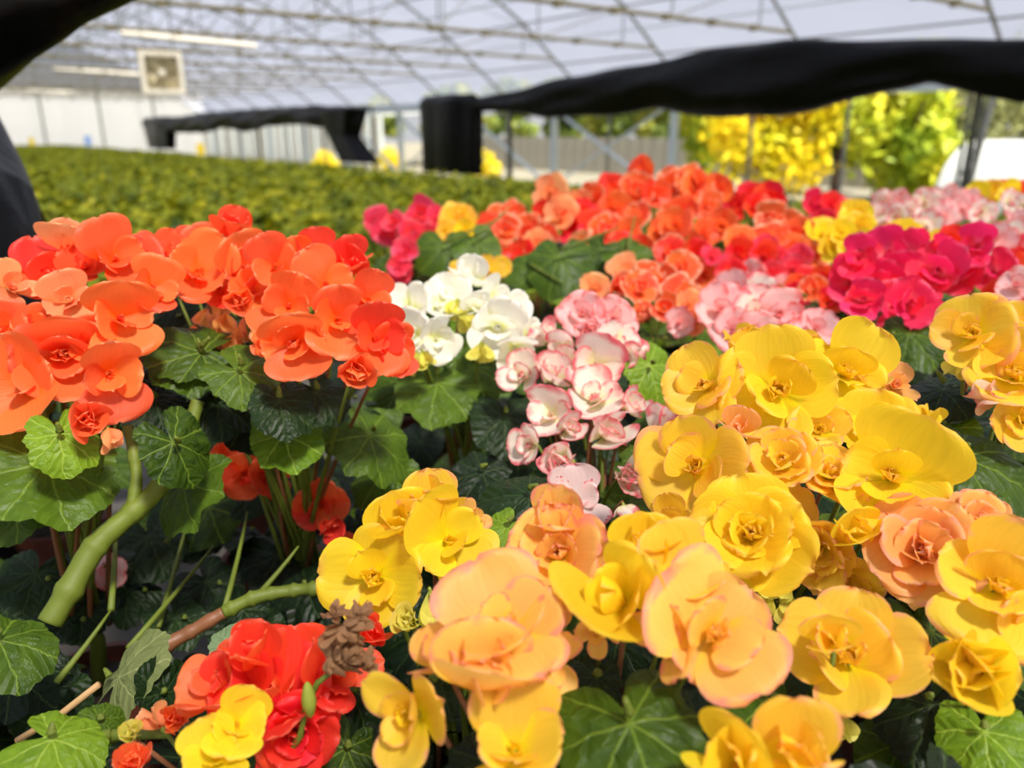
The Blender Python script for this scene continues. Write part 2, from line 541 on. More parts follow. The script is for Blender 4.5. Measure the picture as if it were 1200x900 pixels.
# side wall towards the trees: posts, gutter, low sill, braces
wall = gh(bpy.data.objects.new('wall_right', None)); COL.objects.link(wall); tag(wall, kind='structure')
post = MB().box(-.07, .07, -.06, .06, 0, ZR + .7).mesh('post', M['steel_white'])
thin = MB().tube([(0, 0, 0), (0, 0, ZR + .7)], .035, 6).mesh('post', M['steel'])
for k in range(-3, 9):
    o = link('post', post if k >= 0 else thin, wall); o.location = (13, 11.6 + k * 3.9, 0)
    o = link('post', thin, wall); o.location = (13, 13.55 + k * 3.9, 0)
MB().box(12.8, 13.15, V0, V0 + DV * (NT - 1), ZR + .62, ZR + .86).build('gutter', M['steel_white'], wall)
for k in (0, 1, 2, 3):
    y0 = 11.6 + k * 3.9
    MB().tube([(12.9, y0, .2), (12.9, y0 + 3.9, ZR + .6)], .045, 6).build('brace', M['steel_white'], wall)
    if k % 2 == 0: MB().tube([(12.9, y0 + 3.9, .2), (12.9, y0, ZR + .6)], .03, 6).build('brace', M['steel_white'], wall)
# far gable: white sheet panels below, film above
gab = gh(bpy.data.objects.new('wall_far', None)); COL.objects.link(gab); tag(gab, kind='structure')
YG = V0 + DV * (NT - 1)
pw = MB().box(0.02, 2.48, -.03, .03, 0, ZR + 2.0).mesh('panel', M['wall_white'])
for k in range(8):
    o = link('panel', pw, gab); o.location = (-7 + 2.5 * k, YG, 0)
    MB().tube([(-7 + 2.5 * k, YG - .08, 0), (-7 + 2.5 * k, YG - .08, ZR + prof_z(min(12.9, -7 + 2.5 * k)))], .05, 6).build('post', M['steel'], gab)
MB().box(-7, 13, YG - .08, YG + .02, ZR + 1.95, ZR + 2.12).build('rail', M['steel'], gab)
vs = [(u, YG + .06, ZR + z) for u, z in PROF] + [(u, YG + .06, ZR + min(z, 2.0)) for u, z in PROF]
fs = [(i, i + 1, n + i + 1, n + i) for i in range(n - 1)]
link('film_panel', mesh('film_panel', vs, fs, M['film'], False), gab)
# left side wall
wl_ = gh(bpy.data.objects.new('wall_left', None)); COL.objects.link(wl_); tag(wl_, kind='structure')
pl = MB().box(-.03, .03, .02, DV - .02, 0, ZR + .7).mesh('panel', M['wall_white'])
for k in range(NT - 1):
    o = link('panel', pl, wl_); o.location = (-7, V0 + k * DV, 0)
wb = gh(MB().box(-7, 13, V0 - .06, V0, 0, ZR + 2.2).build('wall_near', M['wall_white'])); tag(wb, kind='structure')

# ------------------------------------------------------------------ bench
BZ = 0.88
bench = gh(bpy.data.objects.new('growing_bench', None)); COL.objects.link(bench)
tag(bench, 'long pale growing bench carrying all the begonias and seedlings', 'bench')
bm = MB().box(-3.0, 4.82, -1.6, 34, BZ - .05, BZ); bm.build('bench_top', M['bench'], bench)
MB().box(4.81, 4.85, -1.6, 34, BZ - .07, BZ + .05).build('bench_rim', M['steel'], bench)
for v in (1, 6, 11, 16, 22, 28, 33):
    for u in (-2.8, 1, 4.7):
        o = MB().box(u - .04, u + .04, v - .04, v + .04, 0, BZ - .05).build('leg', M['steel'], bench)

# ------------------------------------------------------------------ begonia petals
def petal_geo(W, cup, curl, ruf, seed, nu=9, nv=10, p=1.3, notch=0.0, fold=0.0):
    """base at origin, runs along +y (length 1), face up +z"""
    rr = random.Random(seed)
    ph = [rr.uniform(0, 6.28) for _ in range(6)]
    vs = []; uv = []
    for j in range(nv):
        t = j / (nv - 1)
        tt = 1 - (1 - t) ** 1.35
        w = W * 0.5 * math.sqrt(max(0.0, 1 - (2 * tt ** p - 1) ** 2))
        w = max(w, 0.05 * (1 - t) + 0.02 * (t < 1) * (t > .5))
        if t == 1: w = W * 0.10
        for i in range(nu):
            s = -1 + 2 * i / (nu - 1)
            x = s * w
            y = tt - notch * math.exp(-(s * 3) ** 2) * t ** 4 - (0.06 * s * s if t == 1 else 0)
            rim = max(abs(s) ** 3 * min(1, 2 * t), t ** 3)
            z = cup * (1.3 * x * x / max(W * W * .25, .01) * .35 + 0.55 * tt ** 2)
            z -= curl * max(0, rim - .45) * 0.6
            z += ruf * rim * (math.sin(3.1 * s + ph[0] + 2 * t) + .6 * math.sin(6.5 * s + ph[1])) * .5
            z += 0.03 * math.sin(4 * x + ph[2]) * math.sin(4 * tt + ph[3]) * t
            z += fold * abs(s) * .5 * t
            x += ruf * .25 * rim * math.sin(5 * tt + ph[4])
            vs.append((x, y, z)); uv.append((s * .5 + .5, t))
    fs = [(j * nu + i, j * nu + i + 1, (j + 1) * nu + i + 1, (j + 1) * nu + i) for j in range(nv - 1) for i in range(nu - 1)]
    return vs, fs, uv


SHAPES = {
    'round': dict(W=1.12, cup=.32, curl=.12, ruf=.09),
    'wide': dict(W=1.32, cup=.28, curl=.20, ruf=.11, notch=.06),
    'deep': dict(W=1.3, cup=.48, curl=.10, ruf=.04),
    'ruffled': dict(W=1.15, cup=.34, curl=.30, ruf=.16),
    'narrow': dict(W=.72, cup=.30, curl=.12, ruf=.06),
    'fold': dict(W=1.0, cup=.40, curl=.05, ruf=.12, fold=.5),
    'bud': dict(W=.95, cup=1.0, curl=-.12, ruf=.01),
}
_pc = {}


def petal_mesh(shape, pal, var, hi=True):
    key = (shape, pal, var, hi)
    if key not in _pc:
        a = dict(SHAPES[shape])
        rr = random.Random(shape + str(var))
        for k in a: a[k] *= rr.uniform(.85, 1.15)
        v, f, uv = petal_geo(seed=shape + str(var), nu=11 if hi else 6, nv=12 if hi else 6, **a)
        _pc[key] = mesh('petal', v, f, PAL[pal], True, uv)
    return _pc[key]


_cc = {}


def core_mesh(pal, var, kind='ruffle'):
    """heart of the flower with the green receptacle behind it; this is the flower part itself"""
    key = (pal, var, kind)
    if key in _cc: return _cc[key]
    rr = random.Random('core' + str(var) + kind)
    V = []; Fc = []; UV = []; MI = []

    def put(v, f, uv, Mx, mi):
        k = len(V)
        V.extend([tuple(Mx @ Vector(q)) for q in v]); UV.extend(uv)
        Fc.extend([tuple(i + k for i in q) for q in f]); MI.extend([mi] * len(f))
    nn = 7 if kind == 'ruffle' else 5
    for i in range(nn):
        v, f, uv = petal_geo(rr.uniform(.4, .8), .5, .1, .22, 'c%d%d' % (var, i), 5, 5)
        s = rr.uniform(.15, .24) if kind == 'ruffle' else rr.uniform(.09, .15)
        Mx = Matrix.Rotation(i * 2.4 + rr.random(), 4, 'Z') @ Matrix.Translation((0, rr.uniform(0, .03), 0)) @ Matrix.Rotation(math.radians(rr.uniform(45, 82)), 4, 'X') @ Matrix.Scale(s, 4)
        put(v, f, uv, Mx, 0)
    b = MB().lathe([(.0, .015), (.045, .0), (.05, -.03), (.03, -.07), (.014, -.10), (.0, -.11)], 8)
    put(b.v, b.f, [(.5, .2)] * len(b.v), Matrix.Identity(4), 1)
    _cc[key] = mesh('flower', V, Fc, None, True, UV, [PAL[pal], M['stem_pale']], MI)
    return _cc[key]


def frame_from_normal(n, roll):
    n = n.normalized()
    ref = Vector((0, 0, 1)) if abs(n.z) < .95 else Vector((0, 1, 0))
    x = ref.cross(n).normalized()
    y = n.cross(x)
    m = Matrix((x, y, n)).transposed()
    return m.to_4x4() @ Matrix.Rotation(roll, 4, 'Z')


KINDS = {  # rings: (count, length, tilt, shape choices, start azimuth, base height)
    'double': [(5, .53, 14, ('wide', 'round'), 0, 0), (4, .43, 30, ('round', 'wide'), .6, .015), (3, .30, 46, ('round', 'ruffled'), .2, .03), (2, .2, 62, ('fold', 'round'), .9, .04)],
    'ruffled': [(5, .51, 12, ('ruffled', 'wide'), 0, 0), (5, .42, 28, ('ruffled', 'round'), .7, .02), (4, .30, 46, ('ruffled', 'round'), .2, .03), (3, .2, 64, ('fold', 'round'), .9, .04)],
    'open': [(4, .55, 16, ('wide', 'round'), .3, 0), (2, .36, 36, ('round', 'wide'), .9, .02), (2, .22, 58, ('fold', 'narrow'), .2, .03)],
    'cup': [(2, .58, 26, ('wide', 'deep'), PI / 2, 0), (2, .42, 26, ('round',), 0, .01), (1, .30, 50, ('round',), -PI / 2, .02)],
    'cup3': [(2, .58, 22, ('wide', 'wide', 'deep'), PI / 2, 0), (2, .46, 18, ('round', 'wide'), .15, -.01), (2, .36, 44, ('round', 'deep'), PI / 2 + .4, .02), (1, .2, 62, ('fold',), -1.2, .03)],
    'fan': [(3, .56, 24, ('round', 'narrow'), .5, 0), (3, .36, 45, ('narrow', 'round'), .2, .02)],
    'rose': [(3, .55, 44, ('deep',), 0, 0), (3, .46, 62, ('deep',), .9, .02), (3, .34, 74, ('bud',), .4, .04), (2, .26, 82, ('bud',), 1.2, .06)],
    'tulip': [(2, .66, 52, ('deep', 'round'), PI / 2, 0), (2, .52, 58, ('deep', 'round'), .1, .01), (1, .4, 70, ('fold',), 1.0, .03)],
    'bud': [(2, .9, 74, ('bud',), 0, 0), (2, .8, 80, ('bud',), PI / 2, .0)],
    'small': [(4, .56, 20, ('round', 'wide'), .3, 0), (2, .34, 46, ('round', 'deep'), .9, .02)],
}


def flower(plant, pos, nrm, dia, kind, pal, roll=None, seed=0, hi=True, centre=None, name='flower'):
    rr = random.Random(seed * 7919 + 13)
    roll = (rr.uniform(-.7, .7) if kind in ('cup', 'cup3', 'tulip') else rr.uniform(0, 6.28)) if roll is None else roll
    T = Matrix.Translation(pos - plant.location) @ frame_from_normal(nrm, roll) @ Matrix.Scale(dia, 4)
    o = link(name, core_mesh(centre or {'gold': 'yellow', 'peach': 'gold'}.get(pal, pal), rr.randrange(3), 'tiny' if kind in ('cup', 'bud', 'rose', 'tulip') else 'ruffle'), plant)
    o.matrix_local = T
    for (cnt, ln, tilt, shp, az0, h) in KINDS[kind]:
        for i in range(cnt):
            az = az0 + 2 * PI * i / cnt + rr.uniform(-.18, .18)
            s = ln * rr.uniform(.88, 1.1)
            tl = math.radians(tilt + rr.uniform(-8, 8))
            Mx = (Matrix.Rotation(az - PI / 2, 4, 'Z') @ Matrix.Translation((0, .015, h)) @ Matrix.Rotation(tl, 4, 'X')
                  @ Matrix.Rotation(rr.uniform(-.15, .15), 4, 'Y') @ Matrix.Diagonal((s * rr.uniform(.92, 1.1), s, s, 1)))
            q = link('petal', petal_mesh(rr.choice(shp), pal, rr.randrange(4), hi), o)
            q.matrix_local = Mx
    return o


# ------------------------------------------------------------------ begonia leaves
def leaf_geo(seed, na=84, nr=7, asym=.14, teeth=.035, lobes=.07, dome=.22, wave=.06, lo=False):
    rr = random.Random('leaf%s' % seed)
    if lo: na, nr = 30, 4
    ph = [rr.uniform(0, 6.28) for _ in range(6)]
    vs = [(0, 0, 0)]; uv = [(.5, .5)]
    seg = 2 * PI / 8
    for j in range(1, nr + 1):
        f = (j / nr) ** .85
        for i in range(na):
            th = -PI + 2 * PI * (i + .5) / na
            a = abs(th)
            R = .74 + .17 * math.cos(th) + .03 * math.cos(2 * th) + .16 * math.exp(-((a - 2.4) / .5) ** 2)
            R *= 1 - .80 * math.exp(-((PI - a) / .22) ** 2)
            R *= 1 + asym * math.sin(th)
            # pointed lobes at the vein ends
            q = abs(((th + seg / 2) % seg) - seg / 2) / (seg / 2)
            R += lobes * (1 - 1.6 * q) * (.3 + .7 * (a < 2.6))
            if j == nr:
                R += teeth * (((th * 4.9 + ph[0]) % 1.0) - .3) + .02 * math.sin(11 * th + ph[1])
            r = R * f
            x, y = r * math.sin(th), r * math.cos(th)
            z = -dome * r * r * .8 + .05 * r * q * 1.4 - .05 * abs(x) * (1 - r)
            z += wave * f * f * math.sin(3 * th + ph[2]) + wave * .7 * f ** 3 * math.sin(7 * th + ph[3])
            vs.append((x, y, z)); uv.append((.5 + x / 4, .5 + y / 4))
    fs = [(0, 1 + (i + 1) % na, 1 + i) for i in range(na)]
    for j in range(1, nr):
        for i in range(na):
            a0 = 1 + (j - 1) * na; b0 = 1 + j * na; i2 = (i + 1) % na
            fs.append((a0 + i, a0 + i2, b0 + i2, b0 + i))
    fs = [tuple(reversed(f)) for f in fs]
    return vs, fs, uv


_lc = {}


def leaf_mesh(mat, var, lo=False, curl=False):
    key = (mat, var, lo, curl)
    if key not in _lc:
        rr = random.Random(var * 31)
        v, f, uv = leaf_geo(var, dome=rr.uniform(.1, .4) if not curl else .9, wave=rr.uniform(.03, .09), asym=rr.uniform(-.2, .2), lobes=rr.uniform(.01, .045), teeth=rr.uniform(.035, .06), lo=lo)
        _lc[key] = mesh('leaf', v, f, LEAF[mat], True, uv)
    return _lc[key]


def bez(a, b, sag, n=6):
    a, b = Vector(a), Vector(b)
    c = (a + b) / 2 + Vector(sag)
    return [a * (1 - t) ** 2 + c * 2 * t * (1 - t) + b * t * t for t in [i / (n - 1) for i in range(n)]]


def leaf(plant, pos, nrm, size, mat='green', tipdir=None, var=None, lo=False, curl=False, petiole=True, seed=0, label=None):
    rr = random.Random(seed * 104729 + 5)
    n = nrm.normalized()
    if tipdir is None:
        a = rr.uniform(0, 6.28); tipdir = Vector((math.cos(a), math.sin(a), 0))
    y = (tipdir - n * tipdir.dot(n)).normalized()
    x = y.cross(n)
    Mx = Matrix((x, y, n)).transposed().to_4x4()
    s = size / 1.75
    o = link('leaf', leaf_mesh(mat, rr.randrange(8) if var is None else var, lo, curl), plant)
    o.matrix_local = Matrix.Translation(pos - plant.location) @ Mx @ Matrix.Scale(s, 4)
    if label: o['label'] = label
    if petiole:
        hub = Vector(plant['hub'])
        w = o.matrix_local.inverted()
        end = hub + Vector((rr.uniform(-.02, .02), rr.uniform(-.02, .02), rr.uniform(-.02, .02)))
        if (end - (pos - plant.location)).normalized().dot(n) > -.15: end = pos - plant.location - n * .035 + Vector((0, .01, -.05))
        pts = bez(pos - plant.location - n * .0028, end, -n * .02 + Vector((0, 0, .01)), 5)
        MB().tube([w @ q for q in pts], [.0011 / s, .0018 / s, .0022 / s, .0025 / s, .003 / s], 5).build('petiole', M['stem'], o, True)
    return o


def view_normal(dx, dy, tilt, pos):
    tc_ = (EYE - pos).normalized()
    d = CR * dx + CU * dy
    if d.length > 0: d.normalize()
    t = math.radians(tilt)
    return tc_ * math.cos(t) + d * math.sin(t)


def stalk(path, parent, mat, seed=0, node=.028, n=10, knob=.18, name='stem'):
    """knobbly stem through (px, py, depth, radius) points, swollen at its leaf nodes"""
    rr = random.Random('st%d' % seed)
    P_ = [Vector(at(*q[:3])) - parent.location for q in path]; R2 = [q[3] for q in path]
    pts = []; rad = []; L_ = 0
    for i in range(len(P_) - 1):
        p0, p1, p2, p3 = P_[max(i - 1, 0)], P_[i], P_[i + 1], P_[min(i + 2, len(P_) - 1)]
        m_ = max(3, int((p2 - p1).length / .003))
        for k in range(m_ + (i == len(P_) - 2)):
            t = k / m_
            q = .5 * ((2 * p1) + (p2 - p0) * t + (2 * p0 - 5 * p1 + 4 * p2 - p3) * t * t + (3 * p1 - p0 - 3 * p2 + p3) * t ** 3)
            if pts: L_ += (q - pts[-1]).length
            d = ((L_ / node + .3) % 1.0)
            b_ = knob * math.exp(-((min(d, 1 - d)) / .10) ** 2)
            pts.append(q); rad.append((R2[i] + (R2[i + 1] - R2[i]) * t) * (1 + b_ + .03 * math.sin(L_ * 260 + seed)))
    o = MB().tube(pts, rad, n).build(name, mat, parent, True)
    return o


SEED = [0]


def in_gap(pos):
    """the opening between the two left plants, where the dark red blooms are seen"""
    d = pos - EYE; z = d.dot(CF)
    if z > .79: return False
    x = 600 + F * d.dot(CR) / z; y = 450 - F * d.dot(CU) / z
    return 235 < x < 440 and 525 < y < 650


def nseed():
    SEED[0] += 1
    return SEED[0]


pot_me = MB().lathe([(.0, .0), (.042, .0), (.058, .105), (.062, .105), (.062, .118), (.055, .118), (.053, .10), (.0, .10)], 20).mesh('pot', M['pot'], False)
soil_me = MB().lathe([(.054, .0), (.03, .006), (.0, .004)], 12).mesh('soil', M['soil'], True)


def plant_root(label, base_xy, group=None, hubz=.17, pot=True):
    p = link('begonia_plant', None)
    p.location = (base_xy[0], base_xy[1], BZ)
    tag(p, label, 'flower plant', group)
    p['hub'] = (0.0, 0.0, hubz)
    if pot:
        q = link('pot', pot_me, p)
        s = link('soil', soil_me, q); s.location = (0, 0, .101)
        MB().tube([(0, 0, .1), (.006, .004, hubz * .8), (0, 0, hubz)], [.008, .007, .006], 7).build('stem', M['stem'], p, True)
    return p


def begonia(label, fl, pal, n_leaf=10, leafmats=('green', 'green', 'dark', 'bright'), D0=None, hi=True, group=None, leaf_r=.12,
            leaf_size=(.06, .09), leaf_dz=(-.05, -.14), stems=True, base=None, face=None, hubz=None, leaf_fwd=0.0):
    """fl rows: (px, py, dia_px, D, kind, (dx, dy, tilt), palette or None)"""
    rows = []
    for r in fl:
        px, py, dp, D, kind = r[:5]
        fc = r[5] if len(r) > 5 and r[5] else None
        pl_ = r[6] if len(r) > 6 and r[6] else pal
        rows.append((at(px, py, D), dp * D / F, kind, fc, pl_))
    c = sum((r[0] for r in rows), Vector()) / len(rows)
    bx = (c.x, c.y + .02) if base is None else base
    if hubz is None: hubz = max(.13, (c.z - BZ) * .55)
    p = plant_root(label, bx, group, hubz=hubz)
    hub = p.location + Vector(p['hub'])
    for pos, dia, kind, fc, pl_ in rows:
        sd_ = nseed()
        rr = random.Random(sd_)
        if fc is None: fc = (rr.uniform(-1, 1), rr.uniform(-.2, 1), rr.uniform(8, 38))
        n_ = view_normal(*fc, pos)
        if kind == 'bud':
            n_ = Vector((fc[0], 0, 0)) + CU * fc[1] * 1.0 + (EYE - pos).normalized() * .35 if True else n_
            flower(p, pos - n_.normalized() * dia * .45, n_, dia * .95, 'bud', pl_, seed=sd_, hi=hi, name='bud')
        else:
            flower(p, pos - n_ * dia * .10, n_, dia * 1.02, kind, pl_, seed=sd_, hi=hi)
        if stems:
            a = pos - n_.normalized() * dia * (.2 if kind != 'bud' else .5) - p.location
            pts = bez(a, Vector(p['hub']) + Vector((rr.uniform(-.015, .015), rr.uniform(-.015, .015), rr.uniform(-.03, 0))), -n_ * .015 + Vector((0, 0, .0)), 6 if hi else 4)
            MB().tube(pts, [.0014, .0016, .0019, .0022, .0026, .003][:len(pts)], 5).build('stem', M['stem_red'] if rr.random() < .25 else M['stem'], p, True)
    for i in range(n_leaf):
        sd_ = nseed(); rr = random.Random(sd_)
        a = 2 * PI * i / n_leaf + rr.uniform(-.4, .4)
        rad = leaf_r * rr.uniform(.35, 1.1)
        out = Vector((math.cos(a), math.sin(a), 0))
        # follow the canopy's own height at that spot
        pos = Vector((c.x, c.y - leaf_fwd, 0)) + out * rad
        near = min(rows, key=lambda r: (r[0].xy - pos.xy).length)
        pos.z = min(near[0].z, c.z + .03) + rr.uniform(leaf_dz[1], leaf_dz[0])
        if in_gap(pos): continue
        nn = Vector((0, 0, 1)) + out * rr.uniform(.1, .9) + Vector((rr.uniform(-.3, .3), rr.uniform(-.7, .1), 0))
        leaf(p, pos, nn, rr.uniform(*leaf_size), rr.choice(leafmats), out + Vector((0, 0, -.4)), lo=not hi, seed=sd_, petiole=hi or i % 2 == 0)
    return p


def add_leaf(p, px, py, sz, D, nd, tip, mat='green', **k):
    """leaf whose middle shows at (px, py), sz px across; nd = (dx, dy, tilt) of its face; tip = image direction of its tip"""
    pos = at(px, py, D)
    n_ = view_normal(*nd, pos)
    t = (CR * tip[0] + CU * tip[1]).normalized()
    s = sz * D / F
    return leaf(p, pos - (t - n_ * t.dot(n_)) * s * .18, n_, s, mat, t, seed=nseed(), **k)

# ================================================================== THE BEGONIAS
def inside(poly, x, y):
    c = False
    for i in range(len(poly)):
        (x1, y1), (x2, y2) = poly[i], poly[i - 1]
        if (y1 > y) != (y2 > y) and x < (x2 - x1) * (y - y1) / (y2 - y1) + x1: c = not c
    return c


def scatter(poly, step, dia, D, kinds=('small', 'small', 'cup3'), seed=0, pals=(None,), dD=0.04, face=(0, .6, 22)):
    """flowers strewn over a patch seen in the photograph; the patch leans back like a mound"""
    rr = random.Random('sc%s' % seed)
    xs = [p[0] for p in poly]; ys = [p[1] for p in poly]
    y0, y1 = min(ys), max(ys)
    out = []
    y = y0 + step * .3; k = 0
    while y < y1:
        x = min(xs) + (step / 2 if k % 2 else 0)
        while x < max(xs):
            qx, qy = x + rr.uniform(-.28, .28) * step, y + rr.uniform(-.28, .28) * step
            if inside(poly, qx, qy):
                t = (qy - y0) / max(1, y1 - y0)
                DD = D[0] + (D[1] - D[0]) * t + rr.uniform(-dD, dD)
                out.append((qx, qy, dia * rr.uniform(.85, 1.15), DD, rr.choice(kinds), (face[0] + rr.uniform(-.9, .9), face[1] + rr.uniform(-.5, .4), face[2] + rr.uniform(-14, 14)), rr.choice(pals)))
            x += step
        y += step * .8; k += 1
    return out


# --- coral plant at the far left, in sharp focus
P = begonia('coral orange begonia at the far left whose double blooms overhang big green leaves', [
    (74, 415, 112, .60, 'cup3', (.3, -.2, 14)), (142, 372, 98, .61, 'cup', (.4, .2, 22)), (128, 440, 96, .58, 'cup', (.2, -.3, 20)),
    (103, 490, 58, .555, 'rose', (.1, -.2, 10), 'coral'), (131, 513, 30, .55, 'bud', (.4, -.9, 0), 'coral_pale'),
    (28, 452, 112, .58, 'cup', (-.5, .1, 30)), (2, 388, 76, .60, 'cup3', (-.4, .3, 25)), (40, 385, 62, .62, 'fan', (.1, .5, 35)),
    (14, 335, 66, .63, 'fan', (.2, .2, 50), 'coral_pale'), (58, 322, 84, .66, 'cup3', (-.2, .7, 30), 'redcoral'),
    (74, 288, 58, .67, 'tulip', (.1, .9, 60), 'coral_pale'), (136, 302, 84, .66, 'cup', (.4, .4, 35)), (180, 336, 70, .63, 'cup', (.3, .2, 25)),
    (80, 352, 66, .625, 'cup3', (-.1, .6, 20), 'coral_pale'), (100, 312, 56, .67, 'small', (0, .6, 35), 'redcoral'), (108, 395, 54, .61, 'cup3', (0, 0, 20)),
    (160, 300, 52, .69, 'small', (.2, .8, 40), 'redcoral')],
    'coral', 0, base=(-.40, .62), hubz=.20)
for a in [(62, 560, 165, .57, (.1, .75, 38), (.2, -1), 'green'), (72, 522, 92, .548, (.1, .3, 30), (.1, -1), 'bright'), (10, 590, 110, .60, (-.2, .6, 35), (-.6, -1), 'green'),
          (212, 535, 104, .585, (.6, .3, 40), (.6, -.8), 'green'), (225, 425, 108, .66, (0, .9, 50), (-.4, -.5), 'green'), (22, 500, 90, .60, (-.2, .5, 30), (-.7, -.5), 'green'),
          (20, 755, 120, .50, (0, .8, 50), (1, .1), 'green'), (185, 480, 90, .66, (0, .8, 40), (.2, -1), 'dark'), (150, 455, 80, .66, (0, .8, 40), (.2, -1), 'dark')]:
    add_leaf(P, *a)
# its stout stem runs down to the left
stalk([(58, 730, .56, .0088), (82, 690, .57, .0092), (112, 640, .585, .0088), (150, 605, .60, .0080), (185, 572, .615, .0078), (215, 520, .63, .0066), (232, 470, .64, .005)], P, M['stem'], 1, .035)
stalk([(150, 605, .60, .005), (160, 560, .61, .0045), (150, 500, .62, .004)], P, M['stem'], 2)

# --- coral plant behind it, cluster left of the white blooms
P = begonia('coral orange begonia between the far left one and the white blooms, many overlapping round petals', [
    (232, 318, 88, .68, 'cup', (.1, .3, 18)), (288, 315, 76, .70, 'cup3', (.3, .4, 25)), (281, 350, 42, .67, 'rose', (-.1, -.2, 10)), (190, 297, 60, .73, 'small', (0, .7, 35), 'redcoral'),
    (216, 290, 58, .75, 'small', (0, .7, 35), 'redcoral'), (273, 276, 66, .76, 'tulip', (0, .9, 50), 'redcoral'), (240, 288, 56, .75, 'small', (0, .7, 35)),
    (322, 312, 78, .67, 'cup', (-.2, .3, 15)), (350, 306, 60, .70, 'cup', (.3, .5, 25)), (338, 358, 82, .64, 'cup', (-.1, .1, 10)), (346, 402, 84, .61, 'cup3', (-.1, -.1, 12)),
    (396, 374, 86, .62, 'cup', (.3, .1, 15)), (382, 332, 78, .66, 'cup', (.1, .5, 25)), (372, 300, 58, .71, 'cup', (.2, .6, 30), 'redcoral'), (409, 313, 62, .70, 'tulip', (.3, .6, 40), 'redcoral'),
    (432, 350, 70, .66, 'cup', (.4, .3, 25)), (441, 395, 88, .62, 'cup', (.4, -.1, 18), 'redcoral'), (460, 410, 66, .63, 'cup', (.8, 0, 35), 'redcoral'),
    (417, 431, 56, .59, 'rose', (.2, -.5, 20)), (312, 403, 34, .62, 'bud', (-.8, .1, 10)), (296, 340, 50, .68, 'small', (0, .3, 20)), (258, 340, 50, .70, 'small', (0, .1, 20), 'redcoral'),
    (265, 378, 26, .71, 'bud', (0, -1, 0), 'apricot'), (283, 392, 24, .70, 'bud', (.3, -1, 0), 'apricot'), (250, 392, 22, .71, 'bud', (-.3, -1, 0), 'apricot'), (296, 376, 26, .70, 'bud', (.2, -1, 0), 'coral_pale'),
    (272, 402, 24, .69, 'bud', (.1, -1, 0), 'apricot'), (228, 392, 26, .70, 'bud', (.1, -1, 0), 'coral_pale'), (256, 362, 26, .71, 'bud', (.2, -1, 0), 'apricot'), (304, 388, 24, .69, 'bud', (0, -1, 0), 'apricot'), (262, 410, 22, .69, 'bud', (-.2, -1, 0), 'coral_pale'), (236, 408, 22, .69, 'bud', (-.2, -1, 0), 'budpink'), (240, 372, 24, .72, 'bud', (-.1, -1, 0), 'apricot')],
    'coral', 6, base=(-.22, .72), hubz=.20, leaf_dz=(-.07, -.15))
for a in [(236, 372, 90, .80, (0, .6, 35), (.2, -1), 'dark'), (200, 385, 90, .80, (0, .6, 35), (-.5, -1), 'dark'), (286, 390, 90, .78, (0, .6, 35), (.4, -1), 'dark'), (240, 340, 80, .84, (0, .6, 35), (.2, -1), 'dark'), (222, 415, 110, .655, (.1, .8, 45), (-.7, -.5), 'green'), (296, 446, 104, .63, (.2, .7, 42), (.8, -.6), 'green'), (255, 480, 90, .66, (0, .7, 40), (.1, -1), 'dark'),
          (330, 480, 90, .62, (.1, .5, 38), (.1, -1), 'dark'), (380, 470, 84, .65, (.2, .5, 40), (.6, -.8), 'dark'), (300, 500, 80, .70, (0, .5, 30), (.1, -1), 'dark')]:
    add_leaf(P, *a)

# --- cream white plant
begonia('creamy white begonia with green-yellow buds in the middle of the bench', [
    (478, 360, 58, .84, 'small', (-.3, .3, 20)), (512, 356, 50, .86, 'cup', (.2, .6, 30)), (484, 392, 56, .80, 'cup3', (-.2, 0, 18)), (512, 397, 52, .79, 'cup', (.4, -.2, 25)),
    (487, 424, 28, .77, 'bud', (-.1, -1, 0), 'budgreen'), (498, 420, 24, .77, 'bud', (.4, -1, 0), 'budgreen'), (524, 344, 50, .87, 'small', (0, .4, 20)), (550, 330, 54, .90, 'tulip', (0, .9, 40)),
    (580, 347, 52, .88, 'cup', (.4, .4, 25)), (558, 362, 46, .84, 'tulip', (0, .2, 30)), (584, 383, 66, .80, 'cup3', (0, 0, 12)), (603, 409, 62, .78, 'cup', (.2, -.6, 35)), (620, 393, 42, .82, 'small', (.6, 0, 30)),
    (544, 378, 26, .82, 'bud', (.5, -.6, 0), 'budgreen'), (564, 412, 26, .78, 'bud', (0, -1, 0), 'budgreen'), (600, 362, 44, .85, 'small', (.5, .3, 30)), (536, 362, 30, .86, 'bud', (0, -.5, 0), 'budgreen')],
    'white', 6, leaf_dz=(-.07, -.14), leafmats=('green', 'dark'))
P = [o for o in COL.objects if o.name.startswith('begonia_plant')][-1]
for a in [(510, 460, 118, .80, (0, .6, 40), (-.1, -1), 'green'), (592, 500, 96, .78, (.2, .5, 40), (-.1, -1), 'dark'), (560, 440, 80, .82, (0, .7, 40), (.2, -1), 'green'), (470, 450, 80, .86, (0, .7, 40), (-.4, -1), 'green'), (532, 412, 64, .83, (.2, .7, 40), (0, -1), 'green')]:
    add_leaf(P, *a)

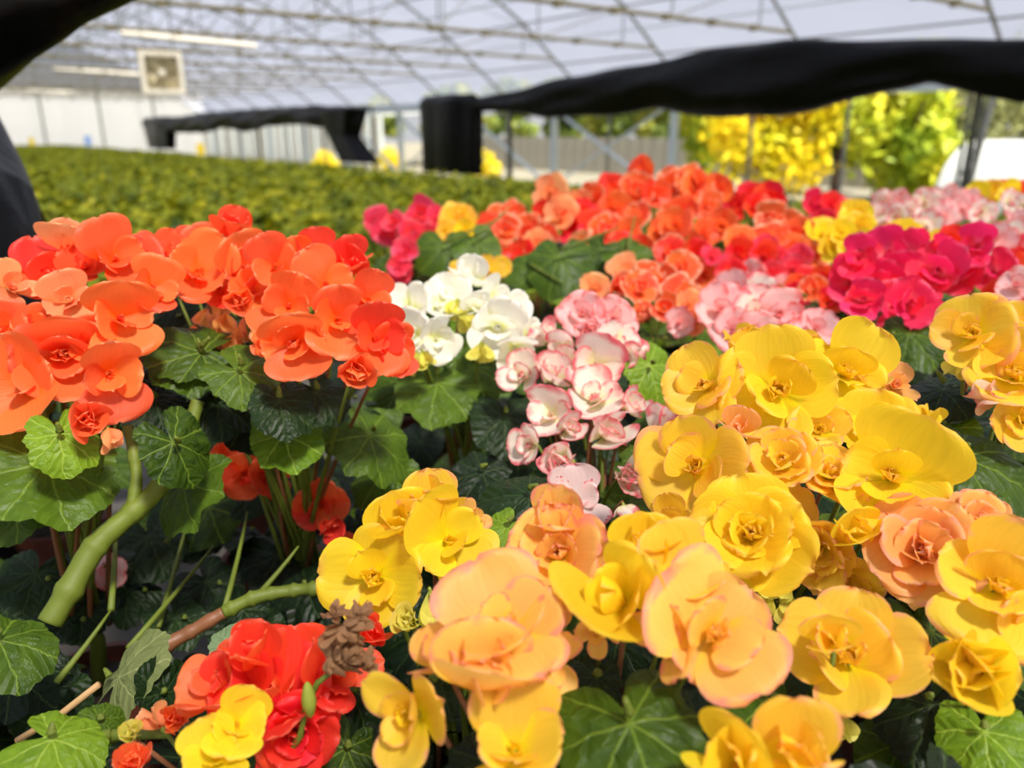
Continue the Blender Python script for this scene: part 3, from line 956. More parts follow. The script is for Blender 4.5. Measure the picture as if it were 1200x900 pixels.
# --- pink edged cream plant
P = begonia('cream begonia with pink-edged petals and pale buds, left of the large yellow blooms', [
    (682, 368, 56, .84, 'small', (0, .3, 20), 'blush'), (718, 374, 54, .84, 'small', (.3, .3, 20), 'blush'), (690, 388, 44, .80, 'rose', (0, 0, 15), 'blush'), (660, 408, 48, .78, 'cup', (-.5, 0, 30)), (640, 392, 34, .80, 'bud', (-.6, .5, 0)),
    (698, 428, 84, .74, 'cup', (.1, .1, 10)), (722, 404, 50, .77, 'small', (.4, .2, 25)), (736, 414, 38, .77, 'bud', (.6, -.2, 0)), (612, 440, 58, .76, 'fan', (-.4, .3, 35)), (645, 443, 54, .75, 'tulip', (.1, .4, 40)),
    (698, 468, 74, .71, 'cup3', (.1, .5, 30)), (735, 478, 50, .70, 'tulip', (.5, .3, 40)), (645, 485, 66, .70, 'cup', (-.3, .3, 20)), (664, 503, 46, .685, 'tulip', (.2, .1, 35)), (622, 522, 56, .68, 'fan', (-.7, 0, 50)),
    (708, 510, 68, .68, 'tulip', (.1, .1, 30)), (660, 538, 56, .65, 'rose', (-.2, -.1, 20)), (732, 556, 58, .62, 'rose', (.3, -.1, 25)), (676, 584, 80, .60, 'cup', (0, .2, 20), 'picotee_speck'), (732, 596, 48, .60, 'tulip', (.2, -.6, 50)),
    (774, 492, 44, .66, 'bud', (.3, 1, 0)), (664, 424, 40, .77, 'small', (-.2, 0, 20)), (672, 556, 34, .64, 'bud', (0, -1, 0), 'budpink')],
    'picotee', 7, leaf_dz=(-.06, -.13), base=(.08, .70))
for a in [(765, 442, 84, .76, (.3, .3, 35), (.2, -1), 'bright'), (632, 412, 56, .80, (0, .6, 40), (-.8, -.2), 'green'), (600, 580, 112, .60, (0, .8, 50), (-1, .1), 'dark'), (590, 620, 66, .56, (0, .7, 45), (-.5, -1), 'bright'),
          (560, 560, 80, .68, (0, .7, 40), (-.4, -1), 'dark'), (760, 540, 60, .66, (.3, .5, 40), (.2, -1), 'green'), (740, 612, 50, .58, (0, .7, 50), (.8, .2), 'green')]:
    add_leaf(P, *a)

# --- the big yellow plant in focus
P = begonia('large golden yellow begonia in the sharpest focus, right of the pink-edged one', [
    (826, 452, 96, .56, 'open', (-.4, .3, 25), 'gold'), (876, 412, 62, .59, 'tulip', (-.1, .9, 55), 'gold'), (912, 456, 128, .545, 'open', (.1, .2, 12)), (990, 438, 112, .57, 'cup3', (.4, .3, 25)), (945, 420, 60, .60, 'tulip', (0, .9, 50), 'gold'),
    (818, 545, 126, .51, 'open', (-.4, 0, 14), 'gold'), (880, 626, 136, .46, 'ruffled', (-.1, .3, 14)), (918, 540, 92, .50, 'double', (-.1, .4, 35), 'gold'), (972, 556, 90, .50, 'double', (.2, .3, 40), 'gold'), (960, 505, 70, .53, 'open', (0, .4, 30), 'gold'),
    (1022, 498, 90, .53, 'open', (.2, .3, 20)), (1046, 560, 136, .485, 'cup3', (.1, .15, 10), 'yellow'), (995, 627, 66, .475, 'tulip', (.1, .1, 30), 'yellow'), (962, 645, 86, .485, 'double', (-.3, -.4, 35), 'gold'), (990, 676, 84, .49, 'double', (0, -.7, 45), 'gold'),
    (790, 612, 62, .50, 'fan', (-.8, .2, 40), 'gold'), (866, 506, 52, .53, 'tulip', (0, .1, 30), 'apricot'), (925, 600, 60, .50, 'open', (.3, 0, 30), 'gold'), (1010, 455, 60, .58, 'tulip', (.5, .5, 40), 'gold'), (766, 560, 34, .53, 'bud', (-1, .2, 0)),
    (1048, 452, 56, .60, 'fan', (.4, .3, 40), 'apricot'), (1086, 491, 34, .56, 'bud', (.3, .9, 0)), (910, 690, 34, .50, 'bud', (-.1, -1, 0), 'budgreen'), (925, 712, 34, .50, 'bud', (.2, -1, 0), 'budgreen'), (896, 706, 30, .50, 'bud', (-.5, -1, 0), 'budgreen')],
    'yellow', 8, leaf_dz=(-.07, -.13), leafmats=('dark', 'green'), base=(.19, .50), hubz=.19)
for a in [(1150, 545, 150, .54, (.3, .5, 40), (.7, -.6), 'green'), (1088, 462, 100, .60, (0, .8, 55), (-1, -.2), 'dark'), (1110, 510, 90, .58, (0, .6, 45), (.2, -1), 'bright'), (1062, 402, 92, .84, (0, .7, 40), (-.2, -1), 'green')]:
    add_leaf(P, *a)

begonia('apricot begonia with one crumpled double bloom tucked under the yellow flowers at right', [
    (1082, 645, 136, .455, 'double', (.0, .2, 18), 'apricot'), (1144, 610, 84, .47, 'ruffled', (.5, .4, 35), 'apricot'), (1118, 672, 56, .47, 'tulip', (.6, 0, 40), 'apricot'), (1090, 700, 40, .48, 'bud', (0, -1, 0), 'apricot'), (1042, 622, 50, .48, 'tulip', (-.6, .2, 40), 'peach')],
    'apricot', 7, leaf_dz=(-.06, -.11), leafmats=('dark', 'green'), base=(.26, .42))

begonia('yellow begonia cut off by the right edge, over a pink-tinged bud', [
    (1140, 392, 92, .57, 'open', (-.2, .5, 25)), (1190, 440, 110, .55, 'cup3', (.1, .4, 30), 'gold'), (1196, 392, 70, .59, 'tulip', (.2, .9, 50), 'gold'), (1196, 492, 74, .54, 'open', (.2, 0, 25), 'gold'), (1160, 466, 40, .545, 'bud', (-.9, -.1, 0), 'budpink'),
    (1122, 430, 26, .58, 'bud', (-.5, -.8, 0), 'budgreen'), (1216, 450, 90, .56, 'open', (.4, .2, 25))],
    'gold', 8, leaf_dz=(-.07, -.13), leafmats=('green', 'bright'))

begonia('yellow begonia in the lower right corner with cupped orange-tinted petals', [
    (1172, 690, 148, .42, 'cup3', (.2, .2, 18)), (1146, 782, 128, .39, 'rose', (-.2, -.1, 14), 'yellow'), (1215, 740, 90, .41, 'open', (.5, 0, 25)), (1190, 640, 60, .44, 'tulip', (0, .9, 50))],
    'gold', 5, leaf_dz=(-.06, -.11), leafmats=('green', 'bright'))
P = [o for o in COL.objects if o.name.startswith('begonia_plant')][-1]
for a in [(1155, 868, 120, .40, (0, .5, 35), (.1, -1), 'bright'), (1085, 838, 140, .43, (0, .6, 40), (-.2, -1), 'dark'), (1190, 880, 90, .42, (.3, .4, 35), (.6, -1), 'green'), (1050, 880, 110, .44, (0, .6, 40), (-.2, -1), 'green')]:
    add_leaf(P, *a)

begonia('light orange-yellow begonia with a single wide-open bloom near the bottom, left of the corner one', [
    (995, 768, 172, .405, 'open', (.1, .5, 26), 'gold'), (975, 752, 70, .392, 'tulip', (-.2, .6, 34), 'gold'), (985, 852, 34, .42, 'bud', (.2, -1, 0), 'budgreen')],
    'gold', 5, leaf_dz=(-.05, -.10), leafmats=('dark', 'green'))

P = begonia('peach and yellow begonia filling the bottom centre, slightly out of focus', [
    (656, 650, 130, .425, 'double', (-.2, .3, 22), 'peach'), (650, 615, 90, .44, 'tulip', (-.1, .9, 45), 'peach'), (728, 702, 140, .385, 'tulip', (-.2, .2, 22), 'yellow'), (752, 648, 90, .41, 'tulip', (.1, .8, 50), 'yellow'), (800, 672, 110, .39, 'cup', (.2, .8, 45), 'gold'),
    (838, 742, 165, .365, 'cup3', (.2, .1, 20), 'peach'), (790, 745, 100, .37, 'fan', (-.5, -.1, 50), 'peach'), (594, 735, 160, .365, 'cup3', (0, .5, 30), 'peach'), (560, 800, 130, .355, 'tulip', (.2, .4, 45), 'peach'), (482, 838, 130, .36, 'fan', (-.4, -.1, 40), 'gold'), (520, 780, 80, .37, 'tulip', (-.3, .5, 40), 'peach'),
    (640, 780, 90, .38, 'fan', (.5, -.2, 45), 'peach'), (640, 700, 70, .41, 'fan', (0, -.4, 30), 'apricot'), (604, 875, 150, .34, 'cup', (0, .5, 28), 'gold'), (700, 740, 60, .40, 'fan', (-.2, -.5, 40), 'peach')],
    'peach', 6, leaf_dz=(-.05, -.10), leafmats=('green', 'dark'), base=(.03, .36), hubz=.16)
for a in [(745, 860, 210, .345, (0, .7, 42), (.2, -1), 'green'), (840, 870, 170, .38, (.2, .7, 42), (.6, -1), 'dark'), (680, 880, 110, .37, (0, .6, 40), (-.3, -1), 'green'), (560, 900, 110, .37, (0, .6, 40), (-.3, -1), 'dark'), (700, 800, 80, .40, (0, .6, 40), (0, -1), 'dark')]:
    add_leaf(P, *a)

begonia(
    'pale yellow begonia cropped by the bottom edge, very close and blurred', [
    (862, 898, 120, .325, 'tulip', (-.3, .5, 35), 'yellow'), (936, 895, 130, .325, 'tulip', (.2, .5, 35), 'gold'), (900, 925, 120, .32, 'cup3', (0, .2, 20), 'yellow')],
    'yellow', 3, leaf_dz=(-.05, -.09), leafmats=('dark', 'green'), base=(.12, .31))

P = begonia('clear yellow begonia with a pair of open blooms above withered brown petals', [
    (440, 676, 118, .50, 'open', (-.2, 0, 16), 'yellow'), (470, 620, 84, .52, 'tulip', (-.1, .7, 40), 'yellow'), (526, 632, 116, .51, 'cup', (.3, .2, 20), 'yellow'), (505, 600, 84, .53, 'tulip', (0, .9, 50), 'gold'), (553, 612, 56, .54, 'fan', (.7, .3, 45), 'peach'),
    (576, 682, 54, .47, 'rose', (0, 0, 12), 'yellow'), (481, 728, 44, .47, 'rose', (-.3, .1, 25), 'budgreen'), (510, 712, 46, .47, 'bud', (.3, -1, 0), 'budgreen'), (530, 755, 36, .45, 'bud', (0, -.8, 0), 'budgreen'), (494, 752, 30, .46, 'bud', (-.3, -.8, 0), 'budgreen')],
    'yellow', 5, leaf_dz=(-.06, -.12), leafmats=('dark', 'green'), base=(-.05, .50), hubz=.15)

P = begonia('scarlet begonia low at the bottom left with brown withered blossoms and a seed pod', [
    (318, 812, 150, .44, 'cup3', (-.1, .3, 30), 'redcoral'), (352, 800, 130, .45, 'cup', (.4, .5, 35), 'red'), (290, 822, 110, .43, 'tulip', (-.4, .2, 40), 'redcoral'), (258, 800, 100, .43, 'fan', (-.6, .3, 40), 'coral'), (300, 770, 90, .43, 'tulip', (-.2, .7, 45), 'redcoral'), (392, 790, 110, .45, 'fan', (.6, .3, 40), 'redcoral'), (430, 745, 56, .48, 'tulip', (.5, .5, 40), 'redcoral'), (345, 860, 100, .43, 'ruffled', (0, -.2, 25), 'red'),
    (278, 848, 86, .395, 'cup', (.1, .3, 16), 'yellow'), (252, 888, 84, .385, 'cup', (-.2, .2, 25), 'yellow'), (202, 842, 46, .44, 'rose', (.3, 0, 20), 'coral'), (180, 842, 34, .45, 'bud', (-.5, .6, 0), 'coral_pale'), (154, 862, 36, .44, 'rose', (-.1, .3, 30), 'budgreen'), (155, 895, 56, .42, 'rose', (0, .5, 35), 'coral')],
    'redcoral', 2, leaf_dz=(-.05, -.10), leafmats=('dark', 'green'), base=(-.15, .42), hubz=.15)
for a in [(148, 775, 120, .55, (-.3, .1, 55), (.2, 1), 'olive'), (275, 752, 64, .52, (0, .3, 40), (.1, 1), 'grey'), (190, 800, 80, .54, (.3, .1, 45), (.2, 1), 'dark'), (82, 872, 118, .44, (0, .8, 48), (1, -.2), 'bright'), (410, 822, 120, .49, (.3, .3, 35), (-.5, -1), 'dark'),
          (404, 885, 100, .46, (.2, .4, 35), (-.4, -1), 'green'), (30, 800, 120, .56, (0, .6, 40), (.6, -.6), 'dark'), (120, 845, 60, .47, (.3, .4, 45), (.8, .5), 'green'), (470, 890, 90, .47, (0, .5, 40), (0, -1), 'dark'), (60, 830, 110, .60, (.2, .3, 30), (.2, -1), 'dark')]:
    add_leaf(P, *a)


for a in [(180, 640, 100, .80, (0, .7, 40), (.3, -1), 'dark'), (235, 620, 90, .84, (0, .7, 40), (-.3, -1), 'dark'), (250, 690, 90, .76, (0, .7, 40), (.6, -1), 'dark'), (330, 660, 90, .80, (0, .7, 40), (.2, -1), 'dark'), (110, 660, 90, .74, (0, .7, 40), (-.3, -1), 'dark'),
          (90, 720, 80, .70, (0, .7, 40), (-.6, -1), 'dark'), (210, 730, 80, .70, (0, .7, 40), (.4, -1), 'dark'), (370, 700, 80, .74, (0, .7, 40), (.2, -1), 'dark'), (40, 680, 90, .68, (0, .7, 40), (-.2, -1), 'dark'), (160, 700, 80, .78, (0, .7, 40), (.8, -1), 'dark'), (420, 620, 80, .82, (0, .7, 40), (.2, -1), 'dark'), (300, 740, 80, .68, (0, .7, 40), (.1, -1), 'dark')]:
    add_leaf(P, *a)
# withered blossoms: crumpled blobs, one part each
def crumple(px, py, dia, D, seed):
    rr = random.Random(seed)
    V = []; Fc = []
    for k in range(18):
        v, f, uv = petal_geo(rr.uniform(.8, 1.3), rr.uniform(1.0, 1.8), rr.uniform(-.5, .5), rr.uniform(.3, .6), 'w%d%d' % (seed, k), 9, 9, fold=rr.uniform(.2, 1.2))
        Mx = Matrix.Rotation(rr.uniform(0, 6.28), 4, 'Z') @ Matrix.Rotation(rr.uniform(-1.5, 1.5), 4, 'X') @ Matrix.Rotation(rr.uniform(-1, 1), 4, 'Y') @ Matrix.Scale(rr.uniform(.28, .44), 4)
        n0 = len(V); V += [Mx @ Vector((q[0] * .7, q[1], q[2])) for q in v]; Fc += [tuple(a + n0 for a in q) for q in f]
    o = link('withered_blossom', mesh('withered_blossom', V, Fc, M['withered'], False), P)
    o.location = at(px, py, D) - P.location; o.scale = [dia * D / F] * 3; o.rotation_euler = (rr.random() * 3, rr.random() * 3, rr.random() * 3)
    return o


for i, q in enumerate([(403, 733, 46), (418, 722, 34), (386, 770, 38), (404, 776, 42), (424, 782, 34), (398, 752, 30), (392, 722, 30)]):
    crumple(q[0], q[1], q[2], .415, i)
MB().tube([Vector(at(*q)) - P.location for q in ((404, 776, .42), (372, 800, .42), (358, 830, .42), (352, 862, .425), (330, 895, .43))], [.0012, .0017, .0018, .002, .0022], 7).build('stem', M['stem'], P, True)
MB().lathe([(0, -.011), (.0025, -.008), (.0042, 0), (.0036, .005), (.0018, .011), (0, .013)], 10).build('seed_pod', M['stem_pale'], P, True).location = at(362, 822, .415) - P.location
for a, b_ in (((20, 880, .47), (200, 858, .46)), ((30, 905, .45), (130, 860, .46))):
    MB().tube(bez(Vector(at(*a)) - P.location, Vector(at(*b_)) - P.location, (0, 0, .006)), .0035, 7).build('stem', M['stem'], P, True)
MB().tube([Vector(at(20, 868, .5)) - P.location, Vector(at(70, 838, .5)) - P.location, Vector(at(116, 802, .5)) - P.location], .0022, 7).build('dry_stalk', M['stick'], P, True)
# knobbly stem lying across, reddish at its left end
stalk([(430, 672, .66, .0045), (385, 688, .65, .0058), (345, 692, .65, .0054), (300, 700, .64, .0058), (262, 718, .63, .0056)], P, M['stem'], 3, .017, 8, .35)
stalk([(262, 718, .63, .0056), (215, 745, .62, .0056), (180, 762, .61, .0068)], P, M['stem_red'], 4, .017, 8, .3)
for (a, b_) in (((300, 700, .64), (350, 640, .66)), ((185, 735, .66), (222, 600, .80)), ((262, 718, .63), (290, 600, .74)), ((66, 800, .56), (130, 715, .60)), ((130, 715, .60), (136, 600, .72)), ((150, 760, .62), (250, 640, .74))):
    MB().tube(bez(Vector(at(*a)) - P.location, Vector(at(*b_)) - P.location, (.002, 0, 0), 5), [.0026, .0024, .002, .0016, .0008], 6).build('stem', M['stem'], P, True)

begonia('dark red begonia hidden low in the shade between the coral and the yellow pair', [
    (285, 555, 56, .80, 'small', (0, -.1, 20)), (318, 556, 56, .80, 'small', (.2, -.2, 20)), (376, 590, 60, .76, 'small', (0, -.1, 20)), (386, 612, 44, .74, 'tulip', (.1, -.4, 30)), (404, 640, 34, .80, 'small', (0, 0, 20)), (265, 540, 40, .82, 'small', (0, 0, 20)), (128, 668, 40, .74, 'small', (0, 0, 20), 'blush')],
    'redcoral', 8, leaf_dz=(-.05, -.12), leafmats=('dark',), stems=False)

# --- farther plants, out of focus; flowers strewn over the patch each one fills
far = [
    ('magenta-pink begonia at the back left, sagging over the edge of the seedlings', 'rose', scatter([(432, 238), (500, 230), (522, 262), (518, 300), (470, 305), (440, 280)], 23, 33, (1.65, 1.45), seed=1), 7),
    ('small trailing magenta begonia hanging below the magenta-pink one', 'rose', scatter([(452, 290), (478, 286), (482, 335), (455, 335)], 20, 28, (1.42, 1.36), seed=2), 6),
    ('yellow begonia with a single bright head beside the magenta-pink one', 'gold', [(537, 258, 44, 1.5, 'double', (0, .3, 15), 'gold'), (545, 270, 28, 1.46, 'small', (0, .3, 15), 'yellow'), (522, 270, 26, 1.48, 'small', (0, .3, 15), 'gold')], 5),
    ('yellow begonia peeping out right behind the white blooms', 'yellow', [(572, 316, 34, 1.12, 'small', (0, .4, 20), 'gold'), (538, 318, 24, 1.15, 'small', (0, .4, 20), 'gold'), (588, 312, 24, 1.15, 'small', (0, .4, 20), 'gold')], 4),
    ('red-orange begonia mound behind the white blooms, left of the tallest mound', 'redcoral', scatter([(568, 262), (600, 250), (640, 224), (705, 236), (712, 288), (650, 300), (590, 318), (568, 300)], 26, 38, (1.62, 1.34), seed=3, pals=(None, 'orange', 'red', 'orange', 'coral_pale')), 9),
    ('tallest coral-orange begonia mound, rising above the others at the back', 'coral', scatter([(700, 236), (738, 200), (800, 198), (842, 222), (858, 262), (800, 300), (710, 296)], 27, 38, (1.70, 1.36), seed=4, pals=(None, 'orange', 'redcoral', 'orange')), 8),
    ('scarlet begonia at the back, right of the tallest coral mound', 'red', scatter([(852, 228), (905, 222), (932, 240), (925, 262), (862, 262)], 22, 34, (1.75, 1.6), seed=5), 6),
    ('red begonia at the back, just left of the pale pink mound', 'red', scatter([(935, 238), (975, 232), (1015, 246), (1015, 262), (945, 262)], 22, 32, (1.75, 1.62), seed=6, pals=(None, 'magenta')), 5),
    ('orange begonia mound between the scarlet one and the bright yellow one', 'coral', scatter([(848, 262), (900, 252), (955, 270), (955, 312), (900, 300), (850, 300)], 26, 40, (1.5, 1.32), seed=7, pals=(None, 'orange', 'orange')), 7),
    ('rose-red begonia mound below the orange one, above the blush pink', 'redcoral', scatter([(785, 296), (870, 288), (945, 300), (960, 345), (900, 345), (840, 325), (790, 318)], 26, 35, (1.34, 1.16), seed=8, pals=(None, 'rose', 'orange', 'blush', 'red')), 8),
    ('orange begonia cluster with blooms like small roses, above the pink-edged cream one', 'orange', scatter([(680, 330), (720, 316), (790, 316), (810, 350), (770, 372), (740, 366), (690, 356)], 26, 42, (1.18, 1.02), ('rose', 'small', 'cup3'), seed=9, pals=(None, None, 'coral_pale')), 8),
    ('scarlet begonia half hidden under the rose-red mound', 'red', scatter([(890, 325), (935, 330), (980, 320), (1000, 350), (950, 372), (895, 350)], 24, 34, (1.16, 1.05), seed=10, pals=(None, 'orange')), 5),
    ('blush pink begonia just behind the large golden yellow blooms', 'blush', scatter([(832, 342), (870, 332), (905, 355), (960, 378), (955, 405), (890, 410), (845, 385)], 30, 52, (1.00, .84), seed=11, pals=(None, None, 'picotee')), 7),
    ('small coral-pink begonia under the orange rose-like cluster', 'blush', scatter([(785, 352), (830, 350), (840, 385), (800, 392)], 24, 36, (1.02, .96), seed=12, pals=(None, 'rose', 'coral_pale')), 6),
    ('bright yellow begonia in the back row, between orange and magenta', 'yellow', scatter([(952, 256), (990, 246), (1020, 262), (1025, 296), (985, 308), (955, 284)], 22, 38, (1.4, 1.25), ('double', 'small'), seed=13), 6),
    ('magenta begonia with large crowded petals in the right middle ground', 'magenta', scatter([(972, 318), (1010, 298), (1060, 290), (1112, 298), (1120, 345), (1060, 362), (985, 352)], 34, 58, (1.0, .88), ('cup', 'small', 'cup3'), seed=14), 8),
    ('crimson begonia at the right edge beside the large magenta one', 'magenta', scatter([(1108, 290), (1150, 280), (1180, 300), (1204, 320), (1204, 372), (1160, 350), (1120, 330)], 34, 54, (1.0, .88), ('cup', 'small'), seed=15, pals=(None, 'red')), 7),
    ('pale pink begonia mound at the back right', 'blush', scatter([(1018, 240), (1070, 230), (1130, 232), (1160, 246), (1130, 262), (1040, 262)], 20, 32, (1.75, 1.55), seed=16, pals=(None, 'picotee', 'picotee')), 6),
    ('yellow begonia at the back right, standing behind the pale pink mound', 'gold', scatter([(1128, 224), (1180, 220), (1196, 232), (1130, 238)], 18, 30, (1.95, 1.85), seed=17, pals=(None, 'yellow')), 4),
    ('mixed yellow and cream begonia between the pale pink mound and the magenta one', 'picotee', [(1058, 278, 40, 1.3, 'small', (0, .4, 15), 'yellow'), (1085, 268, 44, 1.32, 'small', (0, .4, 15), 'picotee'), (1102, 286, 34, 1.28, 'small', (0, .4, 15), 'yellow'), (1075, 290, 30, 1.26, 'small', (0, .2, 15), 'blush'), (1040, 272, 26, 1.34, 'small', (0, .4, 15), 'apricot')], 5),
    ('salmon pink begonia at the right edge, above the crimson one', 'blush', scatter([(1150, 262), (1180, 252), (1204, 256), (1204, 305), (1160, 290)], 24, 38, (1.4, 1.2), seed=18, pals=(None, 'rose', 'picotee')), 6),
    ('cream begonia at the right edge in the farthest row', 'white', scatter([(1165, 234), (1204, 232), (1204, 252), (1170, 254)], 19, 30, (1.7, 1.55), seed=19, pals=(None, 'picotee')), 4),
    ('pale peach begonia at the right edge, below the crimson one', 'blush', scatter([(1160, 320), (1204, 322), (1204, 372), (1170, 366)], 30, 44, (.92, .86), seed=20, pals=(None, 'apricot')), 5),
    ('orange-red begonia at the back right corner behind the cream one', 'redcoral', scatter([(1168, 222), (1204, 222), (1204, 236), (1172, 236)], 17, 26, (2.0, 1.9), seed=21), 3),
    ('magenta begonia in the gap right of the rose-red mound', 'rose', scatter([(880, 278), (930, 282), (945, 305), (890, 300)], 22, 30, (1.38, 1.3), seed=23), 4),
]
for lab, pal, rows, nl in far:
    if not rows: continue
    begonia(lab, rows, pal, nl, hi=False, leaf_r=.15, leaf_size=(.07, .11), leaf_dz=(-.04, -.12), leafmats=('green', 'bright', 'green', 'dark'))
# leaves that show plainly among the far plants
far_plants = [o for o in COL.objects if o.name.startswith('begonia_plant')]
P = far_plants[-2]
for a in [(650, 314, 92, 1.28, (0, .5, 35), (-.2, -1), 'green'), (610, 318, 60, 1.30, (0, .6, 35), (-1, -.4), 'green'), (742, 305, 64, 1.36, (0, .6, 35), (.5, -.6), 'green'), (700, 300, 60, 1.4, (0, .6, 35), (-.3, -.6), 'green'), (520, 300, 70, 1.4, (0, .4, 30), (0, -1), 'green'), (560, 295, 70, 1.4, (0, .4, 30), (.3, -1), 'green')]:
    add_leaf(P, *a, lo=True)

# --- plants that only show their leaves, filling the shade between the blooming ones
rr = random.Random(5)
shade = [(-.62, .62), (-.45, .45), (-.30, .40), (-.30, .85), (-.12, .68), (-.10, .95), (.08, .95), (.25, .8), (.42, .66), (.50, .50), (.36, .34), (.02, .60), (-.02, .45), (-.62, .95), (-.4, 1.1), (-.2, 1.2), (0, 1.25), (.2, 1.1), (.42, .95),
         (.62, .8), (.75, 1.05), (.6, 1.2), (.35, 1.3), (.1, 1.5), (-.15, 1.45), (.5, 1.55), (.85, 1.35), (.95, 1.6), (.3, 1.62), (-.55, 1.3), (-.78, .8), (.7, 1.75), (.05, 1.75), (.62, .38), (.66, .60), (.84, .50), (.90, .75), (1.0, .98), (1.08, 1.2), (1.15, 1.42), (1.2, 1.68), (.95, 1.85), (1.12, .62), (1.3, 1.0), (-.85, .55), (-1.0, .8), (-.8, 1.1), (-1.1, 1.1), (.5, .2), (-.62, .32)]
words_ = {0: 'leafy begonia without blooms, deep in the shade between the flowering ones'}
for k, (x, y) in enumerate(shade):
    p = plant_root('leafy begonia without open blooms, shaded between and beneath the flowering ones', (x, y), 'leafy begonias in the shade of the blooming ones', hubz=.12)
    hi = y < .8
    for i in range(15 if hi else 13):
        sd_ = nseed(); r2 = random.Random(sd_)
        a = i * 2.4 + r2.uniform(-.3, .3); rad = .02 + .13 * math.sqrt((i + .5) / 15) * r2.uniform(.8, 1.15)
        out = Vector((math.cos(a), math.sin(a), 0))
        if in_gap(Vector((x, y, 1.1)) + out * rad): continue
        zt = (1.13 if y < .7 else 1.18) - .5 * rad - r2.uniform(0, .06)
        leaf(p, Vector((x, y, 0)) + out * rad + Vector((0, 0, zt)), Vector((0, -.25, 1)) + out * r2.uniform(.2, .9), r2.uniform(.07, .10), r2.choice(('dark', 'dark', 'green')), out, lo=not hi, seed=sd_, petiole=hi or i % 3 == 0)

# ================================================================== THE FIELD OF YOUNG PLANTS
def bush(seed, nl, h=.15, r=.09, lo=False):
    rr = random.Random(seed); V = []; Fc = []
    for i in range(nl):
        a = rr.uniform(0, 6.28); q = rr.random() ** .6
        rad = r * q; z = h * (1 - .5 * q * q) * rr.uniform(.5, 1.0)
        c = Vector((rad * math.cos(a), rad * math.sin(a), z))
        n_ = (Vector((math.cos(a) * .7, math.sin(a) * .7, 1)) + Vector((rr.uniform(-.5, .5), rr.uniform(-.5, .5), 0))).normalized()
        t = Vector((math.cos(a + rr.uniform(-1, 1)), math.sin(a + rr.uniform(-1, 1)), rr.uniform(-.2, .5))); t = (t - n_ * t.dot(n_)).normalized()
        s = n_.cross(t); L_ = rr.uniform(.030, .052) * (1.6 if lo else 1); w = L_ * .34
        k = len(V)
        if lo:
            V += [c - t * L_ * .5, c + s * w, c + t * L_ * .5, c - s * w]; Fc.append((k, k + 1, k + 2, k + 3))
        else:
            V += [c - t * L_ * .5, c + s * w - n_ * .004, c + t * L_ * .5 - n_ * .008, c - s * w - n_ * .004, c + n_ * .003]
            Fc += [(k, k + 1, k + 4), (k + 1, k + 2, k + 4), (k + 2, k + 3, k + 4), (k + 3, k, k + 4)]
    return V, Fc


young = []
for i in range(5):
    v, f = bush('b%d' % i, 70)
    young.append(mesh('foliage', v, f, FOL['field'], False))
small_pot = MB().lathe([(0, 0), (.03, 0), (.042, .06), (.045, .065), (.0, .062)], 10).mesh('pot', M['pot'])
STEP = .145
cells = []
rr = random.Random(3)
u = -2.6
while u < 4.7:
    v = -.6
    while v < 33:
        q = EUV * u + EVV * v
        p0 = q + Vector((0, 0, 1.02)) - EYE
        D = p0.dot(CF)
        px = 600 + p0.dot(CR) / D * F if D > .3 else -9999
        keep = D > .3 and -140 < px < 1340
        if keep and D < 40:
            occupied = (q.y < 1.95 and abs(q.x - .1) < 1.3) or (q.x > -.2 and q.y < 2.2 and q.x < 1.6) or q.y < 1.45
            if not occupied: cells.append((D, q, px))
        v += STEP
    u += STEP
cells.sort(key=lambda c: c[0])
near_cells = [c for c in cells if -20 < c[2] < 1150][:290]
ns = set(id(c[1]) for c in near_cells)
proto = None
for i, (D, q, px) in enumerate(near_cells):
    o = link('young_plant', None)
    o.location = (q.x + rr.uniform(-.02, .02), q.y + rr.uniform(-.02, .02), BZ)
    o.rotation_euler = (0, 0, rr.uniform(0, 6.28)); k = rr.uniform(.85, 1.15); o.scale = (k, k, k * rr.uniform(.8, 1.15))
    tag(o, 'yellow-green young plant in the dense field behind the blooms', 'young plant', 'young plants covering the bench behind the blooms')
    f = link('foliage', young[i % 5], o); f.location = (0, 0, .05 + rr.uniform(-.03, .02))
    link('pot', small_pot, o)
V = []; Fq = []
lob = [bush('lo%d' % i, 26, h=.16, r=.10, lo=True) for i in range(8)]
lob2 = [bush('lp%d' % i, 14, h=.16, r=.11, lo=True) for i in range(8)]
arrs = [(np.array([list(v) for v in b[0]]), np.array(b[1])) for b in lob]; arrs2 = [(np.array([list(v) for v in b[0]]) * np.array([1.15, 1.15, 1]), np.array(b[1])) for b in lob2]
off = 0
for (D, q, px) in cells:
    if id(q) in ns: continue
    va, fa = rr.choice(arrs if D < 7 else arrs2)
    a = rr.uniform(0, 6.28); c, s = math.cos(a), math.sin(a)
    m_ = va @ np.array([[c, s, 0], [-s, c, 0], [0, 0, 1]]) + np.array([q.x, q.y, BZ + .055 + rr.uniform(-.04, .03)])
    V.append(m_); Fq.append(fa + off); off += len(va)
V = np.concatenate(V); Fq = np.concatenate(Fq)
me = bpy.data.meshes.new('young_plants_beyond')
me.from_pydata(V.tolist(), [], Fq.tolist()); me.materials.append(FOL['field'])
o = link('seedling_foliage', me); tag(o, 'receding carpet of yellow-green young plants along the long bench', 'foliage', kind='stuff')
print('field', len(near_cells), len(cells))

